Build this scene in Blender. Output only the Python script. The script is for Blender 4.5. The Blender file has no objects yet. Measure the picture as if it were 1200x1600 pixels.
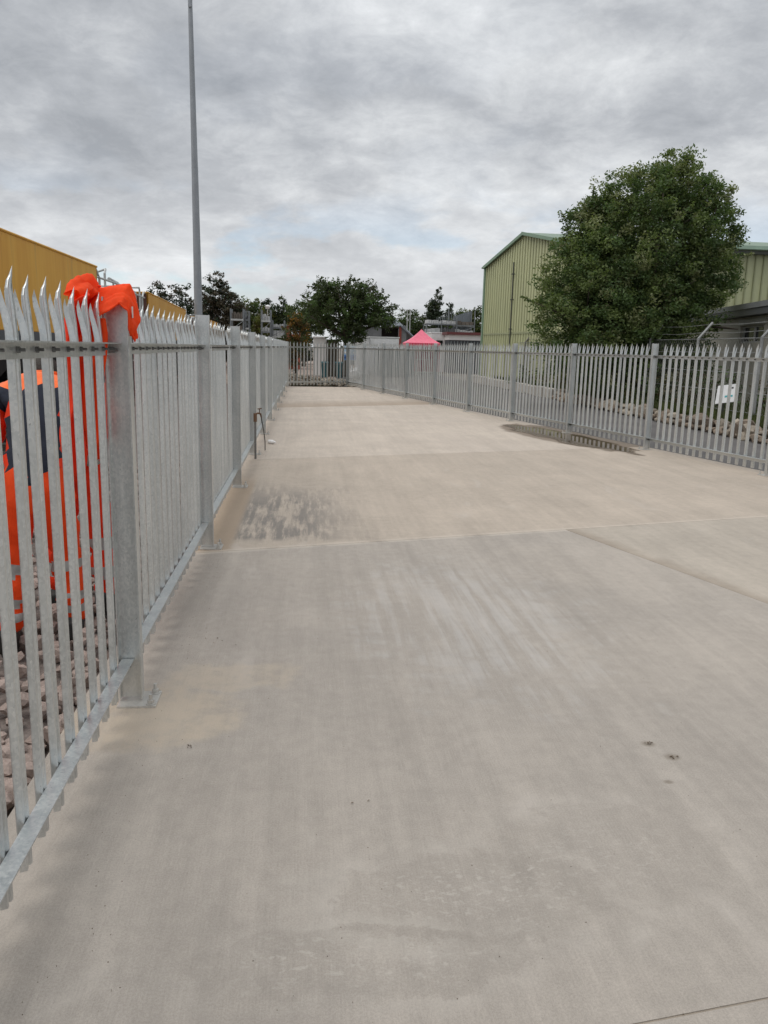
import bpy, bmesh, math, random
import numpy as np
from mathutils import Vector, Matrix

random.seed(7)
RNG = np.random.default_rng(11)
SC = bpy.context.scene
COL = SC.collection
rad = math.radians

# ------------------------------------------------------------------ camera
PITCH, ROLL, YAW, EYE = 0.2015, 0.0243, 0.1001, 1.6143
cam = bpy.data.cameras.new('camera')
cam_ob = bpy.data.objects.new('camera', cam)
COL.objects.link(cam_ob)
F_ = Vector((math.sin(YAW) * math.cos(PITCH), math.cos(YAW) * math.cos(PITCH), -math.sin(PITCH)))
R_ = Vector((math.cos(YAW), -math.sin(YAW), 0))
U_ = R_.cross(F_)
R2_ = R_ * math.cos(ROLL) + U_ * math.sin(ROLL)
U2_ = U_ * math.cos(ROLL) - R_ * math.sin(ROLL)
M_ = Matrix((R2_, U2_, -F_)).transposed().to_4x4()
M_.translation = Vector((0, 0, EYE))
cam_ob.matrix_world = M_
cam.sensor_fit = 'VERTICAL'
cam.sensor_height = 36.0
cam.lens = 36.0 * 1250 / 1600
cam.clip_start = 0.05
cam.clip_end = 3000
SC.camera = cam_ob

# ------------------------------------------------------------------ light
SUN_EL, SUN_AZ = 58.0, 254.0          # azimuth clockwise from +Y: from the left, a little ahead
SC.view_settings.view_transform = 'Standard'
SC.view_settings.look = 'None'
SC.view_settings.gamma = 1.0
SC.view_settings.use_curve_mapping = False
SC.view_settings.exposure = 0.14
sun = bpy.data.lights.new('sun', 'SUN')
sun.energy = 1.0
sun.angle = rad(45)
sun.color = (1.0, 0.95, 0.87)
sun_ob = bpy.data.objects.new('sun', sun)
COL.objects.link(sun_ob)
sd = Vector((math.sin(rad(SUN_AZ)) * math.cos(rad(SUN_EL)), math.cos(rad(SUN_AZ)) * math.cos(rad(SUN_EL)), math.sin(rad(SUN_EL))))
sun_ob.rotation_euler = sd.to_track_quat('Z', 'Y').to_euler()

world = bpy.data.worlds.new('World')
SC.world = world
world.use_nodes = True


class NT:
    """small node-tree helper"""
    def __init__(s, tree):
        s.t = tree
        s.t.nodes.clear()

    def n(s, typ, ins=None, **props):
        nd = s.t.nodes.new(typ)
        for k, v in props.items():
            setattr(nd, k, v)
        for k, v in (ins or {}).items():
            sock = nd.inputs[k]
            if isinstance(v, bpy.types.NodeSocket):
                s.t.links.new(v, sock)
            else:
                sock.default_value = v
        return nd

    def math(s, op, a, b=0.0, c=None, clamp=False):
        nd = s.n('ShaderNodeMath', operation=op, use_clamp=clamp)
        for i, v in enumerate((a, b) if c is None else (a, b, c)):
            if isinstance(v, bpy.types.NodeSocket):
                s.t.links.new(v, nd.inputs[i])
            else:
                nd.inputs[i].default_value = v
        return nd.outputs[0]

    def ramp(s, fac, stops, interp='LINEAR'):
        nd = s.n('ShaderNodeValToRGB', {'Fac': fac})
        cr = nd.color_ramp
        cr.interpolation = interp
        while len(cr.elements) < len(stops):
            cr.elements.new(0.5)
        for e, (p, c) in zip(cr.elements, stops):
            e.position = p
            e.color = (*c, 1) if len(c) == 3 else c
        return nd.outputs['Color']

    def mix(s, fac, a, b, blend='MIX'):
        nd = s.n('ShaderNodeMix', data_type='RGBA', blend_type=blend)
        for k, v in ((0, fac), (6, a), (7, b)):
            if isinstance(v, bpy.types.NodeSocket):
                s.t.links.new(v, nd.inputs[k])
            else:
                nd.inputs[k].default_value = v if k == 0 else ((*v, 1) if len(v) == 3 else v)
        return nd.outputs[2]

    def noise(s, vec, scale, detail=4, rough=0.55, dist=0.0):
        return s.n('ShaderNodeTexNoise', {'Vector': vec, 'Scale': scale, 'Detail': detail, 'Roughness': rough, 'Distortion': dist}).outputs[0]

    def mapping(s, vec, scale=(1, 1, 1), loc=(0, 0, 0), rot=(0, 0, 0)):
        return s.n('ShaderNodeMapping', {'Vector': vec, 'Scale': scale, 'Location': loc, 'Rotation': rot}).outputs[0]

    def smooth(s, v, a, b, lo=0.0, hi=1.0):
        nd = s.n('ShaderNodeMapRange', {'Value': v, 'From Min': a, 'From Max': b, 'To Min': lo, 'To Max': hi}, interpolation_type='SMOOTHSTEP')
        return nd.outputs[0]


def build_world():
    t = NT(world.node_tree)
    out = t.n('ShaderNodeOutputWorld')
    sky = t.n('ShaderNodeTexSky', sky_type='NISHITA')
    sky.sun_disc = False
    sky.sun_elevation = rad(SUN_EL)
    sky.sun_rotation = rad(SUN_AZ)
    sky.air_density = 1.0
    sky.dust_density = 0.4
    sky.ozone_density = 2.5
    bg_sky = t.n('ShaderNodeBackground', {'Color': sky.outputs[0], 'Strength': 0.13})
    d = t.n('ShaderNodeTexCoord').outputs['Generated']
    sep = t.n('ShaderNodeSeparateXYZ', {'Vector': d})
    z = t.math('MAXIMUM', sep.outputs[2], 0.0)
    den = t.math('ADD', z, 0.30)
    u = t.math('DIVIDE', sep.outputs[0], den)
    v = t.math('DIVIDE', sep.outputs[1], den)
    p = t.n('ShaderNodeCombineXYZ', {'X': u, 'Y': v, 'Z': 0.0}).outputs[0]
    big = t.noise(t.mapping(p, (1, 1, 1), (3.1, 1.7, 0)), 1.25, 3, 0.5)
    mid = t.noise(t.mapping(p, (1, 1, 1), (9, 4, 0)), 3.4, 12, 0.62, 0.2)
    cell = t.noise(t.mapping(p, (1, 1, 1), (2, 7, 3)), 8.5, 12, 0.66, 0.3)
    dens = t.math('ADD', t.math('MULTIPLY', big, 0.46), t.math('ADD', t.math('MULTIPLY', mid, 0.32), t.math('MULTIPLY', cell, 0.22)))
    col = t.ramp(dens, [(0.36, (0.86, 0.88, 0.90)), (0.43, (0.685, 0.705, 0.725)), (0.485, (0.56, 0.58, 0.605)), (0.54, (0.445, 0.465, 0.495)), (0.62, (0.335, 0.355, 0.385))])
    # low on the horizon the layer is seen edge-on and reads brighter
    hz = t.smooth(sep.outputs[2], 0.02, 0.24, 1.0, 0.0)
    col = t.mix(t.math('MULTIPLY', hz, 0.40), col, (0.85, 0.86, 0.87))
    # gaps in the layer
    gap = t.noise(t.mapping(p, (1, 1, 1), (5.3, 2.9, 0)), 1.7, 8, 0.55)
    gapm = t.smooth(gap, 0.51, 0.58)
    low = t.math('MULTIPLY', t.smooth(sep.outputs[2], 0.07, 0.20, 1.0, 0.05), t.smooth(sep.outputs[2], 0.03, 0.08))
    cover = t.math('SUBTRACT', 1.0, t.math('MULTIPLY', t.math('MULTIPLY', gapm, low), 0.55))
    zen = t.smooth(sep.outputs[2], 0.5, 1.0, 1.0, 1.9)
    bg_cl = t.n('ShaderNodeBackground', {'Color': col, 'Strength': zen})
    mx = t.n('ShaderNodeMixShader', {'Fac': cover, 1: bg_sky.outputs[0], 2: bg_cl.outputs[0]})
    t.t.links.new(mx.outputs[0], out.inputs['Surface'])


build_world()


# ------------------------------------------------------------------ materials
def new_mat(name):
    m = bpy.data.materials.new(name)
    m.use_nodes = True
    t = NT(m.node_tree)
    out = t.n('ShaderNodeOutputMaterial')
    b = t.n('ShaderNodeBsdfPrincipled')
    t.t.links.new(b.outputs[0], out.inputs['Surface'])
    return m, t, b


def setin(t, b, key, v):
    if isinstance(v, bpy.types.NodeSocket):
        t.t.links.new(v, b.inputs[key])
    else:
        b.inputs[key].default_value = (*v, 1) if isinstance(v, tuple) and len(v) == 3 else v


def bump(t, b, h, strength=0.3, dist=0.01):
    bp = t.n('ShaderNodeBump', {'Height': h, 'Strength': strength, 'Distance': dist})
    t.t.links.new(bp.outputs[0], b.inputs['Normal'])


def simple(name, col, rough=0.7, metal=0.0, var=0.18, scale=3.0, fine=40.0, bstr=0.15, spec=0.5, streak=None, obj_var=0.0):
    """base colour broken up by two noises (wear and grain), optional vertical streaks"""
    m, t, b = new_mat(name)
    P = t.n('ShaderNodeNewGeometry').outputs['Position']
    n1 = t.noise(P, scale, 5)
    n2 = t.noise(P, fine, 3)
    k = t.math('ADD', t.math('MULTIPLY', n1, 0.65), t.math('MULTIPLY', n2, 0.35))
    if streak:
        n3 = t.noise(t.mapping(P, (streak, streak, 0.25)), 1.0, 4)
        k = t.math('ADD', t.math('MULTIPLY', k, 0.5), t.math('MULTIPLY', n3, 0.5))
    f = t.smooth(k, 0.3, 0.7, 1 - var, 1 + var)
    if obj_var:
        r = t.n('ShaderNodeObjectInfo').outputs['Random']
        f = t.math('MULTIPLY', f, t.math('ADD', t.math('MULTIPLY', r, obj_var), 1 - obj_var / 2))
    c = t.n('ShaderNodeVectorMath', {0: col, 'Scale': f}, operation='SCALE').outputs[0]
    setin(t, b, 'Base Color', c)
    setin(t, b, 'Roughness', t.smooth(n1, 0.25, 0.75, max(0.02, rough - 0.08), min(1, rough + 0.08)))
    b.inputs['Metallic'].default_value = metal
    b.inputs['Specular IOR Level'].default_value = spec
    if bstr:
        bump(t, b, n2, bstr, 0.01)
    return m


def galvanised():
    m, t, b = new_mat('galvanised_steel')
    g = t.n('ShaderNodeNewGeometry')
    P = g.outputs['Position']
    vor = t.n('ShaderNodeTexVoronoi', {'Vector': t.mapping(P, (1, 1, 0.7)), 'Scale': 130.0}).outputs['Color']
    vs = t.n('ShaderNodeSeparateColor', {'Color': vor}).outputs[0]
    n1 = t.noise(P, 4.0, 4)
    n2 = t.noise(t.mapping(P, (60, 60, 1.2)), 1.0, 5, 0.6)
    n3 = t.noise(t.mapping(P, (1, 1, 0.5)), 170.0, 2)
    r = t.n('ShaderNodeObjectInfo').outputs['Random']
    k = t.math('ADD', t.math('ADD', t.math('MULTIPLY', n1, 0.35), t.math('MULTIPLY', n2, 0.45)), t.math('MULTIPLY', vs, 0.20))
    col = t.ramp(k, [(0.25, (0.50, 0.53, 0.535)), (0.5, (0.62, 0.64, 0.635)), (0.7, (0.75, 0.755, 0.735))])
    col = t.n('ShaderNodeVectorMath', {0: col, 'Scale': t.math('ADD', 0.92, t.math('MULTIPLY', r, 0.13))}, operation='SCALE').outputs[0]
    dk = t.smooth(n3, 0.64, 0.72)
    sp = t.smooth(t.noise(P, 18.0, 4), 0.50, 0.62)
    fleck = t.math('MULTIPLY', t.math('MULTIPLY', dk, sp), 0.65)
    col = t.mix(fleck, col, (0.24, 0.245, 0.24))
    lt = t.math('MULTIPLY', t.smooth(n3, 0.34, 0.26), 0.5)
    col = t.mix(lt, col, (0.88, 0.88, 0.86))
    sepz = t.n('ShaderNodeSeparateXYZ', {'Vector': P}).outputs[2]
    dust = t.math('MULTIPLY', t.smooth(t.math('ADD', sepz, t.math('MULTIPLY', n1, 0.12)), 0.05, 0.22, 1, 0), 0.4)
    col = t.mix(dust, col, (0.50, 0.43, 0.35))
    setin(t, b, 'Base Color', col)
    setin(t, b, 'Metallic', t.math('SUBTRACT', 0.85, t.math('ADD', t.math('MULTIPLY', dust, 1.1), fleck)))
    setin(t, b, 'Roughness', t.math('ADD', t.smooth(k, 0.3, 0.7, 0.28, 0.40), t.math('MULTIPLY', vs, 0.08)))
    bump(t, b, t.math('ADD', t.math('MULTIPLY', n2, 0.8), t.math('MULTIPLY', n3, 0.2)), 0.05, 0.002)
    return m


def concrete(name, base, warm, dirt, kind=0):
    m, t, b = new_mat(name)
    P = t.n('ShaderNodeNewGeometry').outputs['Position']
    sx = t.n('ShaderNodeSeparateXYZ', {'Vector': P})
    X, Y = sx.outputs[0], sx.outputs[1]
    n_big = t.noise(P, 0.55, 6, 0.55, 0.6)
    n_mid = t.noise(t.mapping(P, (1, 0.7, 1), (4, 2, 0)), 2.2, 7, 0.6, 0.3)
    n_sm = t.noise(P, 14.0, 6, 0.65)
    n_gr = t.noise(P, 140.0, 3, 0.6)
    br = t.noise(t.mapping(P, (190, 5.5, 1), (0, 0, 0), (0, 0, rad(-4))), 1.0, 3, 0.7)
    br2 = t.noise(t.mapping(P, (16, 0.7, 1), (0, 0, 0), (0, 0, rad(-4))), 1.0, 4, 0.6)
    c = t.mix(t.smooth(n_big, 0.38, 0.64), base, warm)
    n_uf = t.noise(P, 420.0, 2, 0.6)
    k = t.math('ADD', t.math('ADD', t.math('MULTIPLY', n_mid, 0.28), t.math('MULTIPLY', n_sm, 0.30)), t.math('ADD', t.math('MULTIPLY', br2, 0.20), t.math('MULTIPLY', br, 0.22)))
    f = t.math('MULTIPLY', t.smooth(k, 0.36, 0.64, 0.87, 1.10), t.smooth(t.math('ADD', t.math('MULTIPLY', n_gr, 0.55), t.math('MULTIPLY', n_uf, 0.45)), 0.34, 0.66, 0.86, 1.14))
    lane = t.noise(t.mapping(P, (3.2, 0.16, 1), (1, 0, 0), (0, 0, rad(-6))), 1.0, 5, 0.6)
    f = t.math('MULTIPLY', f, t.smooth(lane, 0.36, 0.64, *((0.94, 1.05) if kind == 0 else (0.96, 1.035))))
    c = t.n('ShaderNodeVectorMath', {0: c, 'Scale': f}, operation='SCALE').outputs[0]
    # speckle of aggregate and pits
    sp = t.smooth(n_gr, 0.62, 0.72)
    c = t.mix(t.math('MULTIPLY', sp, 0.42), c, dirt)
    spl = t.smooth(n_gr, 0.36, 0.28)
    c = t.mix(t.math('MULTIPLY', spl, 0.30), c, (0.66, 0.62, 0.57))
    # dusty pale scuffs
    sc = t.smooth(t.noise(t.mapping(P, (1.3, 0.5, 1), (7, 1, 0), (0, 0, rad(-20))), 1.6, 7, 0.65, 1.2), 0.58, 0.72)
    c = t.mix(t.math('MULTIPLY', sc, 0.30), c, (0.53, 0.48, 0.43))
    ck = t.n('ShaderNodeTexVoronoi', {'Vector': t.mapping(P, (1, 1, 0)), 'Scale': 9.0, 'Randomness': 1.0}, feature='DISTANCE_TO_EDGE').outputs['Distance']
    if kind == 0:
        # sand washed out round the near post, and rings where a bucket stood and dried
        def ell(cx, cy, rx, ry, w=0.5):
            dx = t.math('DIVIDE', t.math('SUBTRACT', X, cx), rx)
            dy = t.math('DIVIDE', t.math('SUBTRACT', Y, cy), ry)
            r2 = t.math('SQRT', t.math('ADD', t.math('MULTIPLY', dx, dx), t.math('MULTIPLY', dy, dy)))
            return t.math('ADD', r2, t.math('MULTIPLY', t.math('SUBTRACT', t.noise(P, 5.0, 6, 0.6), 0.5), w * 2))
        s1 = t.smooth(ell(-0.66, 3.35, 0.42, 0.34), 1.05, 0.75)
        s2 = t.smooth(ell(-0.38, 3.78, 0.40, 0.20, 0.7), 1.0, 0.7)
        s = t.math('MAXIMUM', s1, t.math('MULTIPLY', s2, 0.8))
        s = t.math('MULTIPLY', s, t.smooth(t.math('ADD', t.math('MULTIPLY', n_sm, 0.5), t.math('MULTIPLY', n_mid, 0.5)), 0.36, 0.60, 0.25, 1.0))
        c = t.mix(t.math('MULTIPLY', s, 0.60), c, (0.52, 0.43, 0.325))
        # faint dried wash marks with ragged edges and a mottle of pale spots
        n_ed = t.noise(P, 4.5, 8, 0.68, 0.6)
        n_sp = t.noise(t.mapping(P, (1, 1.6, 1), (5, 3, 0)), 30.0, 6, 0.65, 0.5)
        for cx, cy, rx, ry, am in ((0.52, 2.10, .44, .20, 1.0), (0.15, 1.86, .50, .13, .9), (1.0, 2.28, .42, .26, .6)):
            r1 = t.math('ADD', ell(cx, cy, rx, ry, 0.2), t.math('MULTIPLY', t.math('SUBTRACT', n_ed, 0.5), 1.5))
            ins = t.math('MULTIPLY', t.smooth(r1, 1.0, 0.86), t.smooth(r1, 0.05, 0.8, 0.25, 1.0))
            c = t.mix(t.math('MULTIPLY', ins, 0.17 * am), c, (0.23, 0.205, 0.175))
            edge = t.math('MULTIPLY', t.smooth(r1, 0.98, 1.05), t.smooth(r1, 1.5, 1.05))
            c = t.mix(t.math('MULTIPLY', t.math('MULTIPLY', edge, t.smooth(n_mid, 0.40, 0.62)), 0.30 * am), c, (0.53, 0.485, 0.43))
            spots = t.math('MULTIPLY', t.smooth(r1, 1.05, 0.4), t.smooth(n_sp, 0.50, 0.70))
            c = t.mix(t.math('MULTIPLY', spots, 0.42 * am), c, (0.58, 0.535, 0.475))
        for cx, cy, rr_ in ((1.45, 3.0, .030), (1.50, 2.885, .034), (1.40, 2.70, .02)):
            sm = ell(cx, cy, rr_ * 1.3, rr_, 0.5)
            c = t.mix(t.math('MULTIPLY', t.smooth(sm, 1.1, 0.2), 0.55), c, (0.14, 0.11, 0.075))
        # bleached patch further up the bay
        s3 = t.math('MULTIPLY', t.smooth(ell(1.0, 4.7, 0.75, 1.3, 1.3), 1.2, 0.3), t.smooth(br2, 0.38, 0.62))
        c = t.mix(t.math('MULTIPLY', s3, 0.34), c, (0.53, 0.515, 0.50))
    if kind == 4:
        # brown dirt carried along the long joint
        lj = t.math('SUBTRACT', X, t.math('ADD', 2.42, t.math('MULTIPLY', t.math('SUBTRACT', 7.08, Y), 0.30)))
        lm = t.smooth(t.math('ADD', lj, t.math('MULTIPLY', n_mid, 0.25)), 0.34, 0.10)
        c = t.mix(t.math('MULTIPLY', lm, 0.5), c, (0.24, 0.185, 0.135))
    if kind == 1:
        # dark sweep marks left by the fence side
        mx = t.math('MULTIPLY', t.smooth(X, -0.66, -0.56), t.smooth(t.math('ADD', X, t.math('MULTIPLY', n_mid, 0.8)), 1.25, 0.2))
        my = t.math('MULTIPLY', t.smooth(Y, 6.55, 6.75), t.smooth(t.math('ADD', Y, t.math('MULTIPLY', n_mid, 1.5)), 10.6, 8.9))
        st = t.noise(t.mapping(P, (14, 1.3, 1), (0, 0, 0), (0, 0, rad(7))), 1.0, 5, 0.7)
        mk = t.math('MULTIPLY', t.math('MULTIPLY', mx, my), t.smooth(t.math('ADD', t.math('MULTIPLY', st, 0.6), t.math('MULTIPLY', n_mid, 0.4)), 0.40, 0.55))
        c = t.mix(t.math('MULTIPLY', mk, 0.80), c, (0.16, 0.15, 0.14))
        ml = t.math('MULTIPLY', t.smooth(X, -0.56, -0.64), t.smooth(Y, 10.5, 9.0))
        c = t.mix(t.math('MULTIPLY', ml, 0.55), c, (0.34, 0.245, 0.16))
    if kind == 2:
        # damp margin soaking out from the puddle by the right-hand fence
        dx = t.math('DIVIDE', t.math('SUBTRACT', t.math('ADD', X, t.math('MULTIPLY', t.math('SUBTRACT', Y, 15.5), 0.195)), 5.2), 0.95)
        dy = t.math('DIVIDE', t.math('SUBTRACT', Y, 15.3), 2.7)
        rr = t.math('SQRT', t.math('ADD', t.math('MULTIPLY', dx, dx), t.math('MULTIPLY', dy, dy)))
        rr = t.math('ADD', rr, t.math('MULTIPLY', t.math('SUBTRACT', n_mid, 0.5), 0.6))
        wet = t.smooth(rr, 1.05, 0.9)
        c = t.mix(t.math('MULTIPLY', wet, 0.75), c, (0.17, 0.13, 0.095))
    if kind == 3:
        e = t.math('SUBTRACT', Y, t.math('MULTIPLY', X, 0.52))
        wet = t.math('MULTIPLY', t.smooth(t.math('ADD', e, t.math('MULTIPLY', n_mid, 1.2)), 25.9, 22.9), t.smooth(e, 21.5, 22.2))
        c = t.mix(t.math('MULTIPLY', wet, 0.5), c, (0.27, 0.195, 0.13))
    if kind in (0, 1):
        jd = t.math('ABSOLUTE', t.math('SUBTRACT', Y, t.math('ADD', 6.45, t.math('MULTIPLY', X, 0.262))))
        jm = t.math('MULTIPLY', t.smooth(t.math('ADD', jd, t.math('MULTIPLY', t.math('SUBTRACT', n_sm, 0.5), 0.06)), 0.085, 0.02), t.smooth(n_mid, 0.34, 0.52))
        c = t.mix(t.math('MULTIPLY', jm, 0.55), c, (0.57, 0.505, 0.43))
    setin(t, b, 'Base Color', c)
    setin(t, b, 'Roughness', t.smooth(k, 0.3, 0.7, 0.78, 0.94))
    b.inputs['Specular IOR Level'].default_value = 0.35
    h = t.math('ADD', t.math('MULTIPLY', br, 0.55), t.math('ADD', t.math('MULTIPLY', n_gr, 0.3), t.math('MULTIPLY', n_sm, 0.4)))
    bump(t, b, h, 0.5, 0.005)
    return m


def wagon_paint():
    m, t, b = new_mat('ochre_wagon_paint')
    P = t.n('ShaderNodeNewGeometry').outputs['Position']
    n = t.noise(P, 0.8, 5)
    s = t.noise(t.mapping(P, (3.2, 3.2, 0.22)), 1.0, 6, 0.65)
    s2 = t.noise(t.mapping(P, (11, 11, 0.35)), 1.0, 5, 0.6)
    k = t.math('ADD', t.math('MULTIPLY', n, 0.3), t.math('ADD', t.math('MULTIPLY', s, 0.45), t.math('MULTIPLY', s2, 0.25)))
    c = t.ramp(k, [(0.25, (0.42, 0.195, 0.022)), (0.45, (0.60, 0.295, 0.026)), (0.6, (0.68, 0.37, 0.045)), (0.78, (0.60, 0.40, 0.14))])
    d = t.smooth(s, 0.58, 0.72)
    c = t.mix(t.math('MULTIPLY', d, 0.35), c, (0.20, 0.11, 0.05))
    setin(t, b, 'Base Color', c)
    b.inputs['Roughness'].default_value = 0.62
    bump(t, b, s2, 0.1, 0.01)
    return m


def leaf_mat(name, col, var=0.35, trans=0.35):
    m = bpy.data.materials.new(name)
    m.use_nodes = True
    t = NT(m.node_tree)
    out = t.n('ShaderNodeOutputMaterial')
    P = t.n('ShaderNodeNewGeometry').outputs['Position']
    n = t.noise(P, 1.1, 3)
    n2 = t.noise(P, 14.0, 2)
    f = t.smooth(t.math('ADD', t.math('MULTIPLY', n, 0.5), t.math('MULTIPLY', n2, 0.5)), 0.3, 0.7, 1 - var, 1 + var)
    c = t.n('ShaderNodeVectorMath', {0: col, 'Scale': f}, operation='SCALE').outputs[0]
    b = t.n('ShaderNodeBsdfPrincipled', {'Base Color': c, 'Roughness': 0.55})
    b.inputs['Specular IOR Level'].default_value = 0.35
    tr = t.n('ShaderNodeBsdfTranslucent', {'Color': t.n('ShaderNodeVectorMath', {0: c, 1: (1.1, 1.25, 0.6)}, operation='MULTIPLY').outputs[0]})
    mx = t.n('ShaderNodeMixShader', {'Fac': trans, 1: b.outputs[0], 2: tr.outputs[0]})
    t.t.links.new(mx.outputs[0], out.inputs['Surface'])
    return m


def cloth(name, col, rough=0.85, scale=60, var=0.15, sheen=0.2):
    m, t, b = new_mat(name)
    P = t.n('ShaderNodeNewGeometry').outputs['Position']
    n1 = t.noise(P, 6.0, 5)
    n2 = t.noise(P, scale, 4)
    n3 = t.noise(t.mapping(P, (1, 1, 0.35)), 24.0, 4)
    f = t.smooth(t.math('ADD', t.math('MULTIPLY', n1, 0.6), t.math('MULTIPLY', n2, 0.4)), 0.3, 0.7, 1 - var, 1 + var)
    setin(t, b, 'Base Color', t.n('ShaderNodeVectorMath', {0: col, 'Scale': f}, operation='SCALE').outputs[0])
    b.inputs['Roughness'].default_value = rough
    b.inputs['Sheen Weight'].default_value = sheen
    bump(t, b, t.math('ADD', t.math('MULTIPLY', n3, 0.7), t.math('MULTIPLY', n2, 0.3)), 0.35, 0.02)
    return m


def thin_cloth(name, col, rough=0.8, var=0.1):
    m = cloth(name, col, rough, 60, var, 0.0)
    tr_t = m.node_tree
    b = next(n for n in tr_t.nodes if n.type == 'BSDF_PRINCIPLED')
    out = next(n for n in tr_t.nodes if n.type == 'OUTPUT_MATERIAL')
    tl = tr_t.nodes.new('ShaderNodeBsdfTranslucent')
    tl.inputs['Color'].default_value = (*col, 1)
    mx = tr_t.nodes.new('ShaderNodeMixShader')
    mx.inputs[0].default_value = 0.3
    tr_t.links.new(b.outputs[0], mx.inputs[1])
    tr_t.links.new(tl.outputs[0], mx.inputs[2])
    tr_t.links.new(mx.outputs[0], out.inputs['Surface'])
    return m


M = {}
M['galv'] = galvanised()
M['bolt'] = simple('dull_bolt', (0.17, 0.175, 0.175), 0.5, 0.5, var=0.3)
M['con_near'] = concrete('near_concrete', (0.372, 0.333, 0.292), (0.406, 0.361, 0.314), (0.21, 0.19, 0.16), 0)
M['con_side'] = concrete('side_concrete', (0.42, 0.37, 0.312), (0.45, 0.396, 0.333), (0.21, 0.18, 0.15), 4)
M['con_stain'] = concrete('stained_concrete', (0.435, 0.372, 0.308), (0.475, 0.405, 0.335), (0.23, 0.18, 0.14), 1)
M['con_puddle'] = concrete('dusty_concrete', (0.495, 0.428, 0.363), (0.53, 0.46, 0.388), (0.25, 0.20, 0.16), 2)
M['con_far'] = concrete('sandy_concrete', (0.49, 0.422, 0.356), (0.525, 0.45, 0.378), (0.26, 0.21, 0.17), 3)
M['joint'] = simple('joint_dirt', (0.31, 0.265, 0.215), 0.95, bstr=0.3)
M['ground'] = simple('gravel_ground', (0.20, 0.175, 0.15), 0.95, var=0.4, scale=0.6, fine=9, bstr=0.6)
M['asphalt'] = simple('asphalt', (0.115, 0.108, 0.104), 0.9, var=0.25, scale=0.7, fine=60, bstr=0.4)
M['ballast'] = simple('ballast_stone', (0.40, 0.315, 0.275), 0.9, var=0.3, scale=6, fine=60, bstr=0.5, obj_var=0.5)
M['ballast_fine'] = simple('ballast_dust', (0.17, 0.14, 0.125), 0.95, var=0.5, scale=9, fine=40, bstr=0.8)
M['rubble'] = simple('pale_rubble', (0.29, 0.25, 0.20), 0.92, var=0.3, scale=5, fine=40, bstr=0.5, obj_var=0.55)
M['rubble_dk'] = simple('brown_rubble', (0.21, 0.165, 0.125), 0.92, var=0.35, scale=5, fine=40, bstr=0.5, obj_var=0.5)
M['kerb'] = simple('kerb_concrete', (0.43, 0.395, 0.35), 0.9, var=0.2, scale=2, fine=30, bstr=0.3, obj_var=0.2)
M['grass'] = leaf_mat('grass_blades', (0.075, 0.09, 0.028), 0.5, 0.25)
M['soil'] = simple('bank_soil', (0.085, 0.075, 0.045), 0.95, var=0.4, scale=2, fine=25, bstr=0.6)
M['ochre'] = wagon_paint()
M['wagon_dark'] = simple('wagon_underframe', (0.022, 0.022, 0.025), 0.7, var=0.4)
M['wagon_brown'] = simple('wagon_end_brown', (0.085, 0.035, 0.025), 0.75, var=0.4)
M['wagon_grey'] = simple('wagon_sill_grey', (0.055, 0.06, 0.07), 0.6, var=0.3)
M['pipe'] = simple('pale_handrail', (0.50, 0.51, 0.50), 0.5, 0.3, var=0.2)
M['rail_steel'] = simple('rusty_rail', (0.16, 0.085, 0.05), 0.7, 0.4, var=0.4)
M['timber'] = simple('weathered_sleeper', (0.14, 0.12, 0.10), 0.9, var=0.3)
M['orange'] = thin_cloth('fluorescent_orange', (1.0, 0.085, 0.006), 0.8, 0.08)
M['red_orange'] = thin_cloth('fluorescent_red_orange', (0.97, 0.050, 0.006), 0.8, 0.10)
M['yoke'] = cloth('pale_orange_yoke', (1.0, 0.17, 0.03), 0.8, var=0.1)
M['navy'] = cloth('navy_cloth', (0.010, 0.014, 0.028), 0.85, sheen=0.02)
M['reflective'] = cloth('reflective_tape', (0.36, 0.355, 0.34), 0.5, sheen=0.0)
M['boot'] = simple('black_boot', (0.018, 0.017, 0.016), 0.6)
M['skin'] = simple('skin', (0.50, 0.28, 0.20), 0.55, var=0.08)
M['hair'] = simple('dark_hair', (0.022, 0.015, 0.010), 0.6, var=0.3, fine=160, bstr=0.6)
M['label'] = simple('white_label', (0.62, 0.60, 0.56), 0.7)
M['mast'] = simple('mast_grey', (0.30, 0.32, 0.345), 0.55, 0.2, var=0.2, streak=6)
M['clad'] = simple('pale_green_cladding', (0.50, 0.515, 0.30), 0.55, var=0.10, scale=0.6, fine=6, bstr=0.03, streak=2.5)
M['clad_shadow'] = simple('cladding_seam_shade', (0.33, 0.345, 0.20), 0.6, var=0.1, bstr=0)  # darkened copy of the cladding colour, paints shade along the seams
M['green_trim'] = simple('green_trim', (0.19, 0.285, 0.195), 0.5, var=0.15)
M['gutter'] = simple('pale_green_gutter', (0.34, 0.47, 0.36), 0.45, var=0.12)
M['roof_sheet'] = simple('roof_sheet_green', (0.20, 0.27, 0.20), 0.55, var=0.15)
M['dark_pipe'] = simple('dark_pipe', (0.085, 0.09, 0.075), 0.6)
M['render_grey'] = simple('grey_render', (0.36, 0.345, 0.295), 0.9, var=0.12, scale=1.2, fine=30, bstr=0.2)
M['fascia'] = simple('dark_fascia', (0.10, 0.105, 0.115), 0.5, var=0.15)
M['fascia_lt'] = simple('light_capping', (0.24, 0.25, 0.26), 0.5, var=0.15)
M['glass'] = simple('dark_window_glass', (0.018, 0.02, 0.022), 0.08, var=0.1, bstr=0)
M['frame'] = simple('window_frame_grey', (0.36, 0.36, 0.34), 0.6)
M['white'] = simple('white_paint', (0.74, 0.73, 0.72), 0.6, var=0.08)
M['offwhite'] = simple('offwhite_panel', (0.88, 0.87, 0.87), 0.6, var=0.05, streak=3)
M['blue_grey'] = simple('blue_grey_panel', (0.20, 0.235, 0.245), 0.6, var=0.15)
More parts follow.
